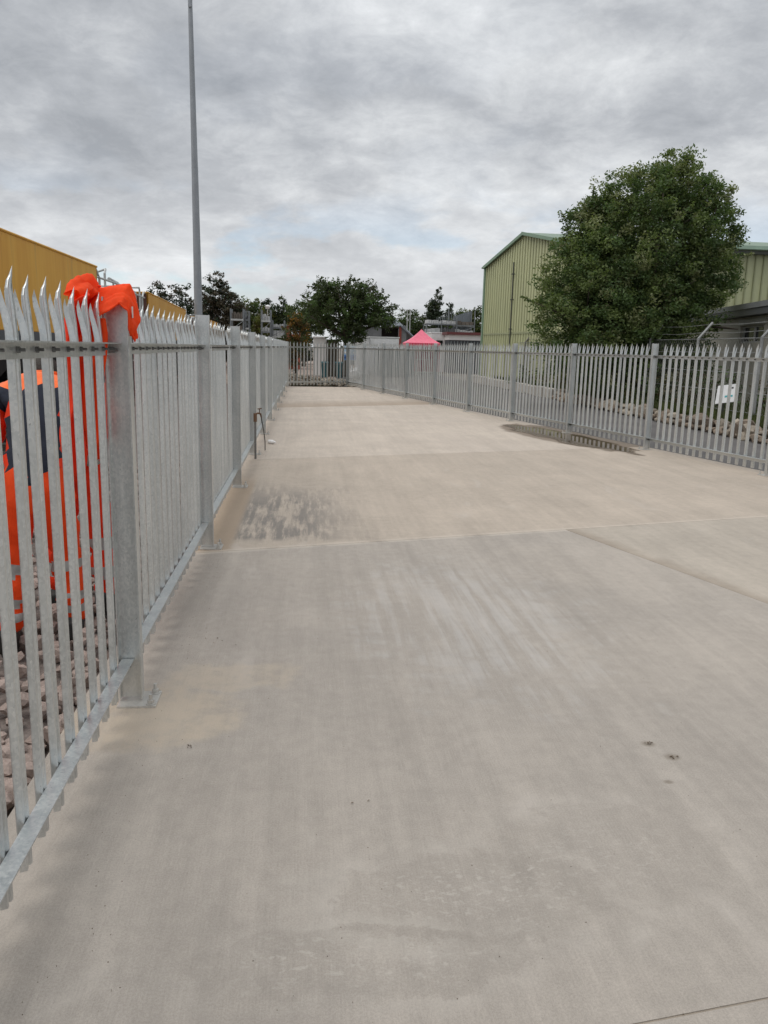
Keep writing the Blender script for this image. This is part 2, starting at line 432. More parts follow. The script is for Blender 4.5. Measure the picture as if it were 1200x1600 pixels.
M['pink'] = cloth('pink_canopy', (0.80, 0.17, 0.25), 0.75, var=0.1)
M['pink_dk'] = cloth('deep_pink_valance', (0.74, 0.035, 0.10), 0.75, var=0.12)
M['pink_wall'] = cloth('pink_wall', (0.55, 0.10, 0.17), 0.8, var=0.12)
M['slate'] = simple('blue_grey_roof', (0.16, 0.18, 0.20), 0.55, var=0.12, streak=2)
M['slate_wall'] = simple('grey_barn_wall', (0.17, 0.18, 0.185), 0.65, var=0.15)
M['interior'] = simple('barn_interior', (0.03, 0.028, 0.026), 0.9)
M['rust'] = simple('rust_red', (0.22, 0.05, 0.035), 0.75, var=0.3)
M['brick_red'] = simple('red_brick', (0.28, 0.075, 0.045), 0.85, var=0.25)
M['rack'] = simple('rack_steel', (0.20, 0.215, 0.225), 0.5, 0.5, var=0.25)
M['rack_dk'] = simple('stacked_dark_stock', (0.10, 0.10, 0.105), 0.7, var=0.5, scale=2)
M['rack_lt'] = simple('stacked_pale_stock', (0.50, 0.51, 0.51), 0.6, var=0.25, scale=2)
M['maroon'] = simple('maroon_fascia', (0.13, 0.035, 0.035), 0.6, var=0.2)
M['teal'] = simple('teal_plastic', (0.02, 0.085, 0.10), 0.5, var=0.15)
M['blue'] = simple('sign_blue', (0.06, 0.20, 0.48), 0.5, var=0.05)
M['blue_dk'] = simple('sign_dark_blue', (0.015, 0.05, 0.20), 0.5, var=0.05)
M['pale_blue'] = simple('sign_pale_blue', (0.42, 0.55, 0.66), 0.5, var=0.05)
M['teal_band'] = simple('sign_teal', (0.08, 0.38, 0.40), 0.5, var=0.05)
M['wire'] = simple('fence_wire', (0.33, 0.335, 0.33), 0.5, 0.6)
M['copper'] = simple('corroded_brass', (0.15, 0.085, 0.05), 0.6, 0.3, var=0.4, fine=80)
M['hose'] = simple('black_hose', (0.03, 0.03, 0.03), 0.6)
M['lagging'] = simple('grey_pipe', (0.17, 0.165, 0.155), 0.7, var=0.25)
M['bark'] = simple('bark', (0.075, 0.06, 0.045), 0.95, var=0.4, scale=3, fine=20, bstr=0.6)
M['debris'] = simple('dry_leaf', (0.085, 0.055, 0.03), 0.9, var=0.4)
M['twig'] = simple('dry_twig', (0.14, 0.10, 0.065), 0.9, var=0.3)
M['leaf_olive'] = leaf_mat('olive_leaf', (0.140, 0.182, 0.064), 0.4)
M['leaf_green'] = leaf_mat('green_leaf', (0.088, 0.135, 0.050), 0.4)
M['leaf_grey'] = leaf_mat('grey_green_leaf', (0.205, 0.225, 0.110), 0.35)
M['leaf_dark'] = leaf_mat('dark_leaf', (0.058, 0.076, 0.030), 0.4)
M['leaf_autumn'] = leaf_mat('autumn_leaf', (0.22, 0.115, 0.028), 0.45)
M['leaf_brown'] = leaf_mat('brown_leaf', (0.105, 0.082, 0.035), 0.4)
M['leaf_yellow'] = leaf_mat('yellow_green_leaf', (0.115, 0.125, 0.030), 0.4)
M['needle'] = leaf_mat('conifer_needles', (0.034, 0.052, 0.028), 0.4, 0.15)
M['needle_brown'] = leaf_mat('brown_needles', (0.075, 0.062, 0.040), 0.4, 0.15)


def water_mat():
    """a film of muddy water that thins out to damp concrete at its rim"""
    m, t, b = new_mat('puddle_water')
    P = t.n('ShaderNodeNewGeometry').outputs['Position']
    n = t.noise(P, 2.2, 7, 0.6)
    dp = t.n('ShaderNodeAttribute', attribute_name='depth').outputs['Fac']
    d = t.math('ADD', dp, t.math('MULTIPLY', t.math('SUBTRACT', n, 0.5), 0.55))
    setin(t, b, 'Base Color', t.ramp(n, [(0.3, (0.12, 0.09, 0.065)), (0.7, (0.20, 0.155, 0.11))]))
    setin(t, b, 'Roughness', t.smooth(d, 0.10, 0.30, 0.5, 0.03))
    b.inputs['IOR'].default_value = 1.33
    bump(t, b, t.noise(P, 9.0, 3), 0.03, 0.004)
    tr = t.n('ShaderNodeBsdfTransparent')
    mx = t.n('ShaderNodeMixShader', {'Fac': t.smooth(d, 0.02, 0.22), 1: tr.outputs[0], 2: b.outputs[0]})
    t.t.links.new(mx.outputs[0], t.t.nodes['Material Output'].inputs['Surface'])
    return m


M['water'] = water_mat()


# ------------------------------------------------------------------ object helpers
def tag(o, label=None, cat=None, group=None, kind=None):
    if label:
        o['label'] = label
    if cat:
        o['category'] = cat
    if group:
        o['group'] = group
    if kind:
        o['kind'] = kind
    return o


ORG = {}


def empty(name, loc, rotz=0.0, label=None, cat=None, group=None, kind=None):
    o = bpy.data.objects.new(name, None)
    o.empty_display_size = 0.2
    o.location = loc
    o.rotation_euler = (0, 0, rotz)
    COL.objects.link(o)
    ORG[o.name] = Vector(loc)
    return tag(o, label, cat, group, kind)


def link_mesh(name, me, parent=None, loc=(0, 0, 0), rot=(0, 0, 0), scale=(1, 1, 1)):
    o = bpy.data.objects.new(name, me)
    o.location = loc
    o.rotation_euler = rot
    o.scale = scale
    COL.objects.link(o)
    if parent:
        o.parent = parent
        ORG[o.name] = ORG.get(parent.name, Vector((0, 0, 0)))
    return o


def mesh_from(name, verts, faces, mats, midx=None, smooth=False):
    me = bpy.data.meshes.new(name)
    me.from_pydata([tuple(v) for v in verts], [], faces)
    for m in (mats if isinstance(mats, (list, tuple)) else [mats]):
        me.materials.append(m)
    if midx is not None:
        me.polygons.foreach_set('material_index', np.asarray(midx, dtype=np.int32))
    if smooth:
        me.polygons.foreach_set('use_smooth', np.ones(len(me.polygons), dtype=bool))
    me.update()
    return me


class MB:
    """collects boxes, tubes and prisms in world space; build() links them as one mesh object"""
    def __init__(s):
        s.v, s.f, s.mi, s.cur = [], [], [], 0

    def add(s, vs, fs):
        o = len(s.v)
        s.v += [tuple(v) for v in vs]
        s.f += [tuple(i + o for i in f) for f in fs]
        s.mi += [s.cur] * len(fs)
        return s

    def box(s, c, d, rz=0.0, rx=0.0, ry=0.0):
        hx, hy, hz = d[0] / 2, d[1] / 2, d[2] / 2
        R = Matrix.Rotation(rz, 3, 'Z') @ Matrix.Rotation(ry, 3, 'Y') @ Matrix.Rotation(rx, 3, 'X')
        vs = [R @ Vector((x, y, z)) + Vector(c) for x in (-hx, hx) for y in (-hy, hy) for z in (-hz, hz)]
        return s.add(vs, [(0, 1, 3, 2), (4, 6, 7, 5), (0, 4, 5, 1), (2, 3, 7, 6), (0, 2, 6, 4), (1, 5, 7, 3)])

    def span(s, a, b):
        return s.box([(a[i] + b[i]) / 2 for i in range(3)], [abs(b[i] - a[i]) for i in range(3)])

    def tube(s, pts, r, n=8, caps=True):
        pts = [Vector(p) for p in pts]
        rs = r if isinstance(r, (list, tuple)) else [r] * len(pts)
        rings, ref = [], None
        for i, p in enumerate(pts):
            t = (pts[min(i + 1, len(pts) - 1)] - pts[max(i - 1, 0)]).normalized()
            if ref is None:
                ref = Vector((0, 0, 1)) if abs(t.z) < 0.9 else Vector((1, 0, 0))
            a = t.cross(ref).normalized()
            bb = t.cross(a).normalized()
            ref = -bb if False else ref
            rings.append([p + (a * math.cos(2 * math.pi * k / n) + bb * math.sin(2 * math.pi * k / n)) * rs[i] for k in range(n)])
        vs = [v for ring in rings for v in ring]
        fs = []
        for i in range(len(pts) - 1):
            for k in range(n):
                k2 = (k + 1) % n
                fs.append((i * n + k, i * n + k2, (i + 1) * n + k2, (i + 1) * n + k))
        if caps:
            fs.append(tuple(reversed(range(n))))
            fs.append(tuple(range((len(pts) - 1) * n, len(pts) * n)))
        return s.add(vs, fs)

    def prism(s, poly, z0, z1):
        n = len(poly)
        vs = [(x, y, z0) for x, y in poly] + [(x, y, z1) for x, y in poly]
        fs = [tuple(reversed(range(n))), tuple(range(n, 2 * n))] + [(i, (i + 1) % n, n + (i + 1) % n, n + i) for i in range(n)]
        return s.add(vs, fs)

    def slab(s, quad, thick):
        """quad of 4 points extruded against its normal"""
        q = [Vector(p) for p in quad]
        nrm = (q[1] - q[0]).cross(q[2] - q[0]).normalized() * thick
        n = len(q)
        vs = q + [p - nrm for p in q]
        fs = [tuple(range(n)), tuple(reversed(range(n, 2 * n)))] + [(i, n + i, n + (i + 1) % n, (i + 1) % n) for i in range(n)]
        return s.add(vs, fs)

    def build(s, name, mats, parent=None, smooth=False, bevel=0.0):
        o0 = ORG.get(parent.name, Vector((0, 0, 0))) if parent else Vector((0, 0, 0))
        me = mesh_from(name, [Vector(v) - o0 for v in s.v], s.f, mats, s.mi, smooth)
        if bevel:
            bm = bmesh.new()
            bm.from_mesh(me)
            bmesh.ops.bevel(bm, geom=[e for e in bm.edges if e.calc_face_angle(0) > 0.6], offset=bevel, segments=1, affect='EDGES')
            bm.to_mesh(me)
            bm.free()
        return link_mesh(name, me, parent)


def stone_mesh(name, mat, seed, sub=2, rough=0.22, flat=0.75):
    r = random.Random(seed)
    bm = bmesh.new()
    bmesh.ops.create_icosphere(bm, subdivisions=sub, radius=1.0)
    # chop with random planes for broken faces
    for _ in range(11):
        d = Vector((r.gauss(0, 1), r.gauss(0, 1), r.gauss(0, 1))).normalized()
        h = r.uniform(0.48, 0.78)
        for v in bm.verts:
            k = v.co.dot(d) - h
            if k > 0:
                v.co -= d * k
    for v in bm.verts:
        v.co *= 1 + r.uniform(-rough, rough) * 0.10
        v.co.z *= flat
        v.co.x *= 1.15
    me = bpy.data.meshes.new(name)
    bm.to_mesh(me)
    bm.free()
    me.materials.append(mat)
    return me


def scatter_mesh(name, base, places, mat, parent=None):
    """many copies of one small mesh joined in a single object (stuff); places: x,y,z,scale,rz,rx"""
    nv = len(base.vertices)
    co = np.empty(nv * 3)
    base.vertices.foreach_get('co', co)
    co = co.reshape(-1, 3)
    fs = [tuple(p.vertices) for p in base.polygons]
    allv, allf = [], []
    for k, (x, y, z, sc, rz, rx) in enumerate(places):
        R = np.array(Matrix.Rotation(rz, 3, 'Z') @ Matrix.Rotation(rx, 3, 'X'))
        allv.append(co @ R.T * sc + np.array([x, y, z]))
        allf += [tuple(i + k * nv for i in f) for f in fs]
    o0 = ORG.get(parent.name, Vector((0, 0, 0))) if parent else Vector((0, 0, 0))
    me = mesh_from(name, np.concatenate(allv) - np.array(o0), allf, mat)
    return link_mesh(name, me, parent)


# ------------------------------------------------------------------ setting: ground, slab, road
g = MB()
g.add([(-900, -300, -0.16), (900, -300, -0.16), (900, 1500, -0.16), (-900, 1500, -0.16)], [(0, 1, 2, 3)])
tag(g.build('ground', M['ground']), 'brown gravel ground round the fenced yard', kind='structure')

JOINTS = [(6.45, 0.262), (11.82, 0.322), (16.85, 0.41), (22.05, 0.515), (26.85, 0.565)]   # joint i: Y = a + k*x


def right_edge(y):
    return 5.8536 - 0.19474 * (y - 13.33) + 0.30


def joint_pt(i, x):
    a, k = (JOINTS[i] if i < len(JOINTS) else (33.55, 0.18))
    return (x, a + k * x)


def joint_right(i):
    x = 5.0
    for _ in range(20):
        x = right_edge(joint_pt(i, x)[1])
    return joint_pt(i, x)


LX = -1.02


def shrink(poly, d):
    n = len(poly)
    out = []
    for i in range(n):
        p0, p, p1 = Vector(poly[i - 1]), Vector(poly[i]), Vector(poly[(i + 1) % n])
        e0, e1 = (p - p0).normalized(), (p1 - p).normalized()
        n0, n1 = Vector((-e0.y, e0.x)), Vector((-e1.y, e1.x))
        b = (n0 + n1).normalized()
        out.append(tuple(p + b * (d / max(0.2, b.dot(n0)))))
    return out


slab_root = empty('concrete_slab', (0, 0, 0), label='pale brushed concrete slab of the fenced yard, cast in skewed bays', kind='structure')
LJ0, LJ1 = (2.42, 6.45 + 0.262 * 2.42), (6.25, -5.72)
panels = [
    ([(LX, 1.34), (LJ0[0] + (LJ1[0] - LJ0[0]) * .395, 2.06), LJ0, joint_pt(0, LX)], 'con_near'),
    ([(LX, -6), LJ1, (LJ0[0] + (LJ1[0] - LJ0[0]) * .395, 2.06), (LX, 1.34)], 'con_near'),
    ([LJ1, (9.9, -5.2), joint_right(0), LJ0], 'con_side'),
]
mats_order = ['con_stain', 'con_puddle', 'con_puddle', 'con_far', 'con_far']
for i in range(5):
    panels.append(([joint_pt(i, LX), joint_right(i), joint_right(i + 1), joint_pt(i + 1, LX)], mats_order[i]))
for poly, mk in panels:
    b = MB()
    b.prism(shrink(poly, 0.0035), -0.15, 0.0)
    b.build('slab_panel', M[mk], slab_root)
b = MB()
b.prism([(LX + .02, -5.9), (9.8, -5.1), (right_edge(33.9) - .05, 34.0), (LX + .02, 33.3)], -0.14, -0.003)
b.build('joint_bed', M['joint'], slab_root)

# asphalt road beyond the right-hand fence
b = MB()
b.add([(right_edge(-8) - .1, -8, -0.03), (14, -8, -0.03), (14, 8, -0.03), (8.95, 12, -0.03), (8.95, 62, -0.03), (2.0, 62, -0.03), (1.6, 34.6, -0.03), (right_edge(34) - .1, 34, -0.03)], [tuple(range(8))])
tag(b.build('road', M['asphalt']), 'dark grey asphalt road beyond the right fence', kind='structure')
b = MB()
b.add([(-14, 38, -0.10), (1.9, 36, -0.10), (2.2, 62, -0.10), (60, 62, -0.10), (60, 130, -0.10), (-14, 130, -0.10)], [tuple(range(6))])
tag(b.build('yard_pavement', simple('dusty_yard', (0.30, 0.235, 0.195), 0.95, var=0.25, scale=0.5, fine=10)), 'dusty pinkish yard surface beyond the far fence', kind='structure')

# puddle under the right-hand fence
pv, pf, pe = [], [], []
axis0, axis1 = Vector((5.62, 12.55)), Vector((4.72, 17.7))
npt, nring = 72, 7
for q_ in range(nring):
    k_r = 1.0 - q_ / nring
    for k in range(npt):
        a = 2 * math.pi * k / npt
        c, s_ = math.cos(a), math.sin(a)
        ctr = axis0.lerp(axis1, 0.5)
        L = (axis1 - axis0) * 0.5
        Wd = Vector((-0.98, -0.19))
        w = 0.72 if s_ > 0 else 0.40
        wob = 1 + 0.10 * math.sin(3 * a + 0.7) + 0.07 * math.sin(7 * a) + 0.04 * math.sin(13 * a + 2)
        q = ctr + (L * c * wob + Wd * s_ * w * wob * (1 + 0.25 * c)) * k_r
        pv.append((q.x, q.y, 0.004))
        pe.append(1 - k_r)
for q_ in range(nring - 1):
    for k in range(npt):
        k2 = (k + 1) % npt
        pf.append((q_ * npt + k, q_ * npt + k2, (q_ + 1) * npt + k2, (q_ + 1) * npt + k))
pf.append(tuple((nring - 1) * npt + k for k in range(npt)))
pme = mesh_from('puddle', pv, pf, M['water'])
at_ = pme.attributes.new('depth', 'FLOAT', 'POINT')
at_.data.foreach_set('value', np.array(pe, dtype=np.float32))
tag(link_mesh('puddle', pme), 'shallow brown puddle under the right-hand fence', kind='structure')


# ------------------------------------------------------------------ palisade fences
def pale_mesh():
    """W-section pale: straight shank, tall middle point, two side points curling outwards"""
    prof = [(-.0295, .017), (-.0215, 0), (-.009, .001), (0, .013), (.009, .001), (.0215, 0), (.0295, .017)]
    th = .003
    v, f = [], []

    def strip(ids, rows, tip):
        """rows: (z, outward shift, width factor about the strip's centre, u shift)"""
        n = len(ids)
        cu = sum(prof[k][0] for k in ids) / n
        o = len(v)
        for z, off, w, du in rows:
            for side in (0, 1):
                for k in ids:
                    x, y = prof[k]
                    v.append((cu + (x - cu) * w + du, y * (w if z > 1.65 else 1) + off + side * th, z))
        for r_ in range(len(rows) - 1):
            a, c = o + r_ * 2 * n, o + (r_ + 1) * 2 * n
            for i in range(n - 1):
                f.append((a + i, a + i + 1, c + i + 1, c + i))
                f.append((a + n + i + 1, a + n + i, c + n + i, c + n + i + 1))
            f.append((a + n, a, c, c + n))
            f.append((a + n - 1, a + 2 * n - 1, c + 2 * n - 1, c + n - 1))
        if o == 0:
            for i in range(n - 1):
                f.append((i + 1, i, n + i, n + i + 1))
        if tip:
            t_ = len(v)
            v.append(tip)
            a = o + (len(rows) - 1) * 2 * n
            for i in range(n - 1):
                f.append((a + i, a + i + 1, t_))
                f.append((a + n + i + 1, a + n + i, t_))
            f.append((a + n, a, t_))
            f.append((a + n - 1, a + 2 * n - 1, t_))
    strip([0, 1, 2, 3, 4, 5, 6], [(.05, 0, 1, 0), (1.45, 0, 1, 0), (1.57, 0, 1, 0), (1.63, 0, 1, 0)], None)
    strip([1, 2, 3, 4, 5], [(1.63, 0, 1, 0), (1.70, .004, 1.0, 0), (1.750, .008, .92, 0), (1.772, .008, .66, .005), (1.785, .006, .36, .010)], (.016, .004, 1.814))
    strip([0, 1], [(1.63, 0, 1, 0), (1.675, .008, .95, 0), (1.715, .018, .8, -.002), (1.742, .024, .5, -.003)], (-.031, .028, 1.768))
    strip([5, 6], [(1.63, 0, 1, 0), (1.675, .008, .95, 0), (1.715, .018, .8, .002), (1.742, .024, .5, .003)], (.031, .028, 1.768))
    return mesh_from('pale', v, f, M['galv'])


PALE = pale_mesh()
PITCH_P = 0.1645


def ibeam(bld, H):
    for y in (-.048, .048):
        bld.box((0, y, H / 2 + .012), (.050, .0065, H - .012))
    bld.box((0, 0, H / 2 + .012), (.0045, .0896, H - .016))


def nut_mesh():
    b = MB()
    b.tube([(0, 0, 0), (0, 0, .004)], .022, 14)
    b.tube([(0, 0, .004), (0, 0, .020)], .0155, 6)
    b.tube([(0, 0, .020), (0, 0, .046)], .0085, 8)
    return mesh_from('anchor_bolt', b.v, b.f, M['galv'])


NUT = nut_mesh()


def rail_bolt_mesh():
    b = MB()
    b.tube([(0, 0, 0), (0, -.009, 0)], .0095, 6)
    b.tube([(0, -.009, 0), (0, -.024, 0)], .0048, 6)
    return mesh_from('bolt', b.v, b.f, M['bolt'])


RBOLT = rail_bolt_mesh()


def fence(base, ang, posts, heights, label, n_bay=16, bolts_in=(), plates=True, near_detail=True, drop=None, end_posts=True):
    """local frame: X along the line, +Y outwards, posts = offsets along X"""
    root = empty('palisade_fence', base, ang, label, 'fence')
    post_me = {}
    ORG[root.name] = Vector((0, 0, 0))        # children are given in the local frame
    bolt_rest = MB()
    for i, (x, H) in enumerate(zip(posts, heights)):
        b = MB()
        ibeam(b, H)
        me = mesh_from('post', b.v, b.f, M['galv'])
        p = link_mesh('post', me, root, (x, 0, 0))
        b = MB()
        b.box((0, -.034, .0045), (.165, .172, .009))
        pl = mesh_from('base_plate', b.v, b.f, M['galv'])
        link_mesh('base_plate', pl, p)
        for sx in (-.065, .065):
            link_mesh('anchor_bolt', NUT, p, (sx * .9, -.095, .0095))
    for i in range(len(posts) - 1):
        x0, x1 = posts[i], posts[i + 1]
        L = x1 - x0
        for z in (1.610, 0.205):
            b = MB()
            c = (x0 + x1) / 2
            b.box((c, .0335, z - .0255), (L - .012, .005, .049))
            b.box((c, .0085, z - .0005 + .0), (L - .012, .055, .0055))
            b.build('top_rail' if z > 1 else 'bottom_rail', M['galv'], root)
            # end cleats bolted to the web
            for xx, sg in ((x0 + .02, 1), (x1 - .02, -1)):
                bolt_rest.tube([(xx, .031, z - .028), (xx, .010, z - .028)], .014, 6)
                bolt_rest.tube([(xx, .010, z - .028), (xx, -.006, z - .028)], .007, 6)
        n = max(1, int(round((L - .16) / 0.159)) + 0) if n_bay is None else n_bay
        step = PITCH_P if n_bay != 17 or L > 2.8 else (L - .28) / (n - 1)
        if L < 2:
            n, step = max(1, int((L - .1) / .165)), .165
        m0 = (L - step * (n - 1)) / 2
        for k in range(n):
            xx = x0 + m0 + step * k
            link_mesh('pale', PALE, root, (xx, .0365, random.uniform(-.006, .006)), (random.gauss(0, .004), random.gauss(0, .0022), random.gauss(0, .03)))
            for z in (1.586,):
                if i in bolts_in:
                    link_mesh('bolt', RBOLT, root, (xx, .031, z), (0, random.uniform(0, 1), 0))
                else:
                    bolt_rest.tube([(xx, .031, z), (xx, .012, z)], .0075, 6)
    tag(bolt_rest.build('rail_bolts', M['bolt'], root), kind='stuff')
    return root


# left fence: runs along +Y at x = -0.79, outward is -X
LXF = -0.789
offs = [-2.231 + 2.878 * i for i in range(12)]
offs = [o + 3.525 - 0.647 for o in offs]          # posts at Y = 0.647, 3.525, 6.40 ...
offs = [3.525 + 2.878 * (i - 1) for i in range(11)] + [33.28]
hts = [1.80, 1.79, 1.828, 1.815, 1.80, 1.79, 1.795, 1.785, 1.79, 1.785, 1.79, 1.80]
left = fence((LXF, 0, 0), math.pi / 2, offs, hts, 'long galvanised palisade fence down the left side, next to the yellow wagons', 17, (0, 1))

# right fence: base point of the nearest post in view, running away at -11 degrees
dR = Vector((-math.sin(.1923), math.cos(.1923), 0))
outR = Vector((math.cos(.1923), math.sin(.1923), 0))
angR = math.atan2(-dR.y, -dR.x)
bR = Vector((5.8536, 13.3345, 0)) + outR * .05 + dR * .02
posR = [-2.7072 * k for k in (7.98, 7, 6, 5, 4, 3, 2, 1, 0, -1.07, -2.07)]
right = fence(bR, angR, posR, [1.80] * 11, 'galvanised palisade fence along the right side with the puddle under it', 16, (8, 9))
end_right = bR + dR * 2.7072 * 7.98
# far fence between the two
p0 = Vector((LXF, 33.28, 0))
dv = Vector((end_right.x, end_right.y, 0)) - p0
Lf = dv.length
far_base = p0 + dv.normalized() * .03
far = fence(far_base, math.atan2(dv.y, dv.x), [0.03, Lf - .06], [1.79, 1.79], 'short palisade fence closing the far end of the yard', 17)


# ------------------------------------------------------------------ trackside ballast behind the left fence
bal = empty('ballast_bed', (-2.6, 8, -0.12), label='pinkish grey railway ballast outside the left fence', kind='structure')
b = MB()
b.add([(LX - .02, -6, -0.11), (LX - .02, 60, -0.11), (-12, 60, -0.11), (-12, -6, -0.11)], [(3, 2, 1, 0)])
b.build('bed', M['ballast_fine'], bal)
STONES = [stone_mesh('stone', M['ballast'], s, 2) for s in range(7)]
SMALL = stone_mesh('small_stone', M['ballast'], 50, 1)
r = random.Random(3)
near_places, rest = [], []
y = 1.0
cand = []
for k in range(2600):
    yy = 1.2 + 10.0 * r.random() ** 1.5
    xx = LX - .05 - r.random() ** 1.3 * 2.4
    cand.append((xx, yy))
# keep stones from piling up on one spot
grid = {}
for xx, yy in cand:
    cell = (int(xx / .062), int(yy / .062))
    if cell in grid:
        continue
    grid[cell] = (xx, yy)
pts = sorted(grid.values(), key=lambda p: p[1] * 1.0 + abs(p[0] + 1.0) * 0.8)
for i, (xx, yy) in enumerate(pts):
    s = r.uniform(.040, .072)
    z = -0.11 + s * .45 + (r.uniform(.02, .07) if r.random() < .45 else 0) + min(.05, max(0, -xx - 1.1) * .08)
    pl = (xx, yy, z, s, r.uniform(0, 6.28), r.uniform(-.6, .6))
    if i < 298:
        o = link_mesh('stone', STONES[i % 7], bal, Vector(pl[:3]) - ORG[bal.name], (pl[5], r.uniform(-.4, .4), pl[4]), (s, s * r.uniform(.8, 1.1), s * r.uniform(.8, 1.1)))
    else:
        rest.append(pl)
tag(scatter_mesh('loose_stones', SMALL, rest, M['ballast'], bal), kind='stuff')

# ------------------------------------------------------------------ railway wagons
def rail_pts(y):
    """line of the near wagon sides less 0.2 m: the siding bends gently to the left"""
    return float(np.interp(y, [-5, 12.6, 18.55, 27.2, 40.9, 55.7, 69.0, 90], [-4.40, -4.46, -4.52, -5.06, -5.83, -6.5, -6.80, -7.2])) - .2


track = empty('railway_track', (-6, 10, -0.1), label='rusty railway siding under the yellow wagons', kind='structure')
ys = list(range(-4, 84, 4))
for dx in (-.25, -1.69):
    b = MB()
    b.tube([(rail_pts(q) + dx, q, 0.06) for q in ys], .045, 6)
    b.build('rail', M['rail_steel'], track)
for q in range(-3, 40):
    b = MB()
    b.box((rail_pts(q) - .97, q, -0.045), (2.5, .25, .12))
    b.build('sleeper', M['timber'], track)


def wagon(label, y0, y1, zt=3.2, rails_front=True, rails_back=True):
    a = Vector((rail_pts(y0) + .2, y0, 0))
    c = Vector((rail_pts(y1) + .2, y1, 0))
    u = (c - a).normalized()
    n = Vector((u.y, -u.x, 0))         # towards the fence
    mid = (a + c) / 2 - n * 1.15
    L = (c - a).length
    ang = math.atan2(u.y, u.x)
    w = empty('hopper_wagon', (mid.x, mid.y, 0), 0, label, 'wagon', 'yellow hopper wagons on the siding')

    def P(s, t, z):
        q = mid + u * s + n * t
        return (q.x, q.y, z)
    h = L / 2
    b = MB()
    # tub: tall sides leaning in at the foot, open top
    zb = 1.76
    top = [P(-h, 1.15, zt), P(h, 1.15, zt), P(h, -1.15, zt), P(-h, -1.15, zt)]
    for i in range(4):
        p, q = top[i], top[(i + 1) % 4]
        b.slab([(p[0], p[1], zb), (q[0], q[1], zb), q, p], .05)
    b.build('tub', M['ochre'], w)
    b = MB()
    b.tube([P(-h, 1.15, zt), P(h, 1.15, zt)], .022, 6)
    b.tube([P(-h, -1.15, zt), P(h, -1.15, zt)], .022, 6)
    b.tube([P(-h, 1.15, zt), P(-h, -1.15, zt)], .022, 6)
    b.tube([P(h, 1.15, zt), P(h, -1.15, zt)], .022, 6)
    b.build('top_rim', M['ochre'], w)
    b = MB()
    b.slab([P(-h - .01, 1.1, 1.3), P(-h - .01, -1.1, 1.3), P(-h - .01, -1.1, zt - .05), P(-h - .01, 1.1, zt - .05)], .04)
    b.build('end_wall', M['wagon_brown'], w)
    b = MB()
    b.box(P(0, 0, 1.55), (L + 5.2, 2.3, .40), rz=ang)
    b.build('sill', M['wagon_grey'], w)
    b = MB()
    for s in np.arange(-h + .8, h, 1.7):
        b.slab([P(s - .7, 1.05, 1.35), P(s + .7, 1.05, 1.35), P(s + .25, .5, .55), P(s - .25, .5, .55)], .05)
        b.slab([P(s + .7, -1.05, 1.35), P(s - .7, -1.05, 1.35), P(s - .25, -.5, .55), P(s + .25, -.5, .55)], .05)
    b.box(P(0, 0, .95), (L, 1.2, .8), rz=ang)
    b.build('underframe', M['wagon_dark'], w)
    for s in (-h - .9, h + .9):
        b = MB()
        b.box(P(s, .98, .62), (2.5, .14, .26), rz=ang)
        b.box(P(s, -.98, .62), (2.5, .14, .26), rz=ang)
        bog = b.build('bogie', M['wagon_dark'], w)
        for ds in (-.9, .9):
            for t in (.72, -.72):
                wb = MB()
                wb.tube([P(s + ds, t - .06, .52), P(s + ds, t + .06, .52)], .44, 20)
                wb.tube([P(s + ds, t - .09, .52), P(s + ds, t - .06, .52)], .48, 20)
                wb.build('wheel', M['wagon_dark'], bog)
    # end platforms with bent handrails and ladders
    for s, sg, on in ((h, 1, rails_front), (-h, -1, rails_back)):
        if not on:
            continue
        b = MB()
        for t in (1.05, .1, -1.0):
            b.tube([P(s, t, zt - .02), P(s + sg * .35, t, zt - .03), P(s + sg * .62, t, zt - .2), P(s + sg * .66, t, 1.75)], .028, 6)
        for t, z in ((1.05, 3.02), (1.0, 2.6), (.2, 3.0), (-.6, 2.98), (1.05, 2.2)):
            b.tube([P(s + sg * .1, t, z), P(s + sg * 3.6, t, z)], .024, 6)
        for d0, t in ((1.15, 1.05), (1.5, .4), (2.3, -.3)):
            b.tube([P(s + sg * d0, t, 1.75), P(s + sg * d0, t, 3.16), P(s + sg * (d0 + .1), t, 3.26), P(s + sg * (d0 + .75), t - .45, 3.20), P(s + sg * (d0 + .8), t - .45, 1.75)], .028, 6)
        b.tube([P(s + sg * 1.8, 1.0, 3.08), P(s + sg * 2.9, .95, 3.06), P(s + sg * 3.45, .9, 2.85), P(s + sg * 3.6, .9, 2.3), P(s + sg * 3.6, .9, 1.75)], .045, 8)
        b.tube([P(s + sg * 2.0, .4, 3.1), P(s + sg * 3.1, .4, 3.08), P(s + sg * 3.6, .4, 2.8), P(s + sg * 3.7, .4, 1.75)], .04, 8)
        for d0 in (2.0, 2.6, 3.0, 3.3):
            b.tube([P(s + sg * d0, 1.05, 1.75), P(s + sg * d0, 1.05, 3.02)], .024, 6)
        b.tube([P(s + sg * 2.2, 1.06, 1.8), P(s + sg * 3.3, 1.06, 2.9)], .02, 6)
        for t in (1.08, .66):
            b.tube([P(s + sg * 2.55, t, 1.0), P(s + sg * 2.55, t, 2.55)], .022, 6)
        for z in np.arange(1.1, 2.5, .28):
            b.tube([P(s + sg * 2.55, 1.08, z), P(s + sg * 2.55, .66, z)], .016, 6)
        b.build('handrails', M['pipe'], w)
        b = MB()
        b.box(P(s + sg * 1.55, -.35, 2.1), (1.0, 1.1, .8), rz=ang)
        b.tube([P(s + sg * 1.2, .5, 1.8), P(s + sg * 1.2, .5, 2.45)], .20, 12)
        b.build('equipment_box', M['wagon_grey'], w)
    return w


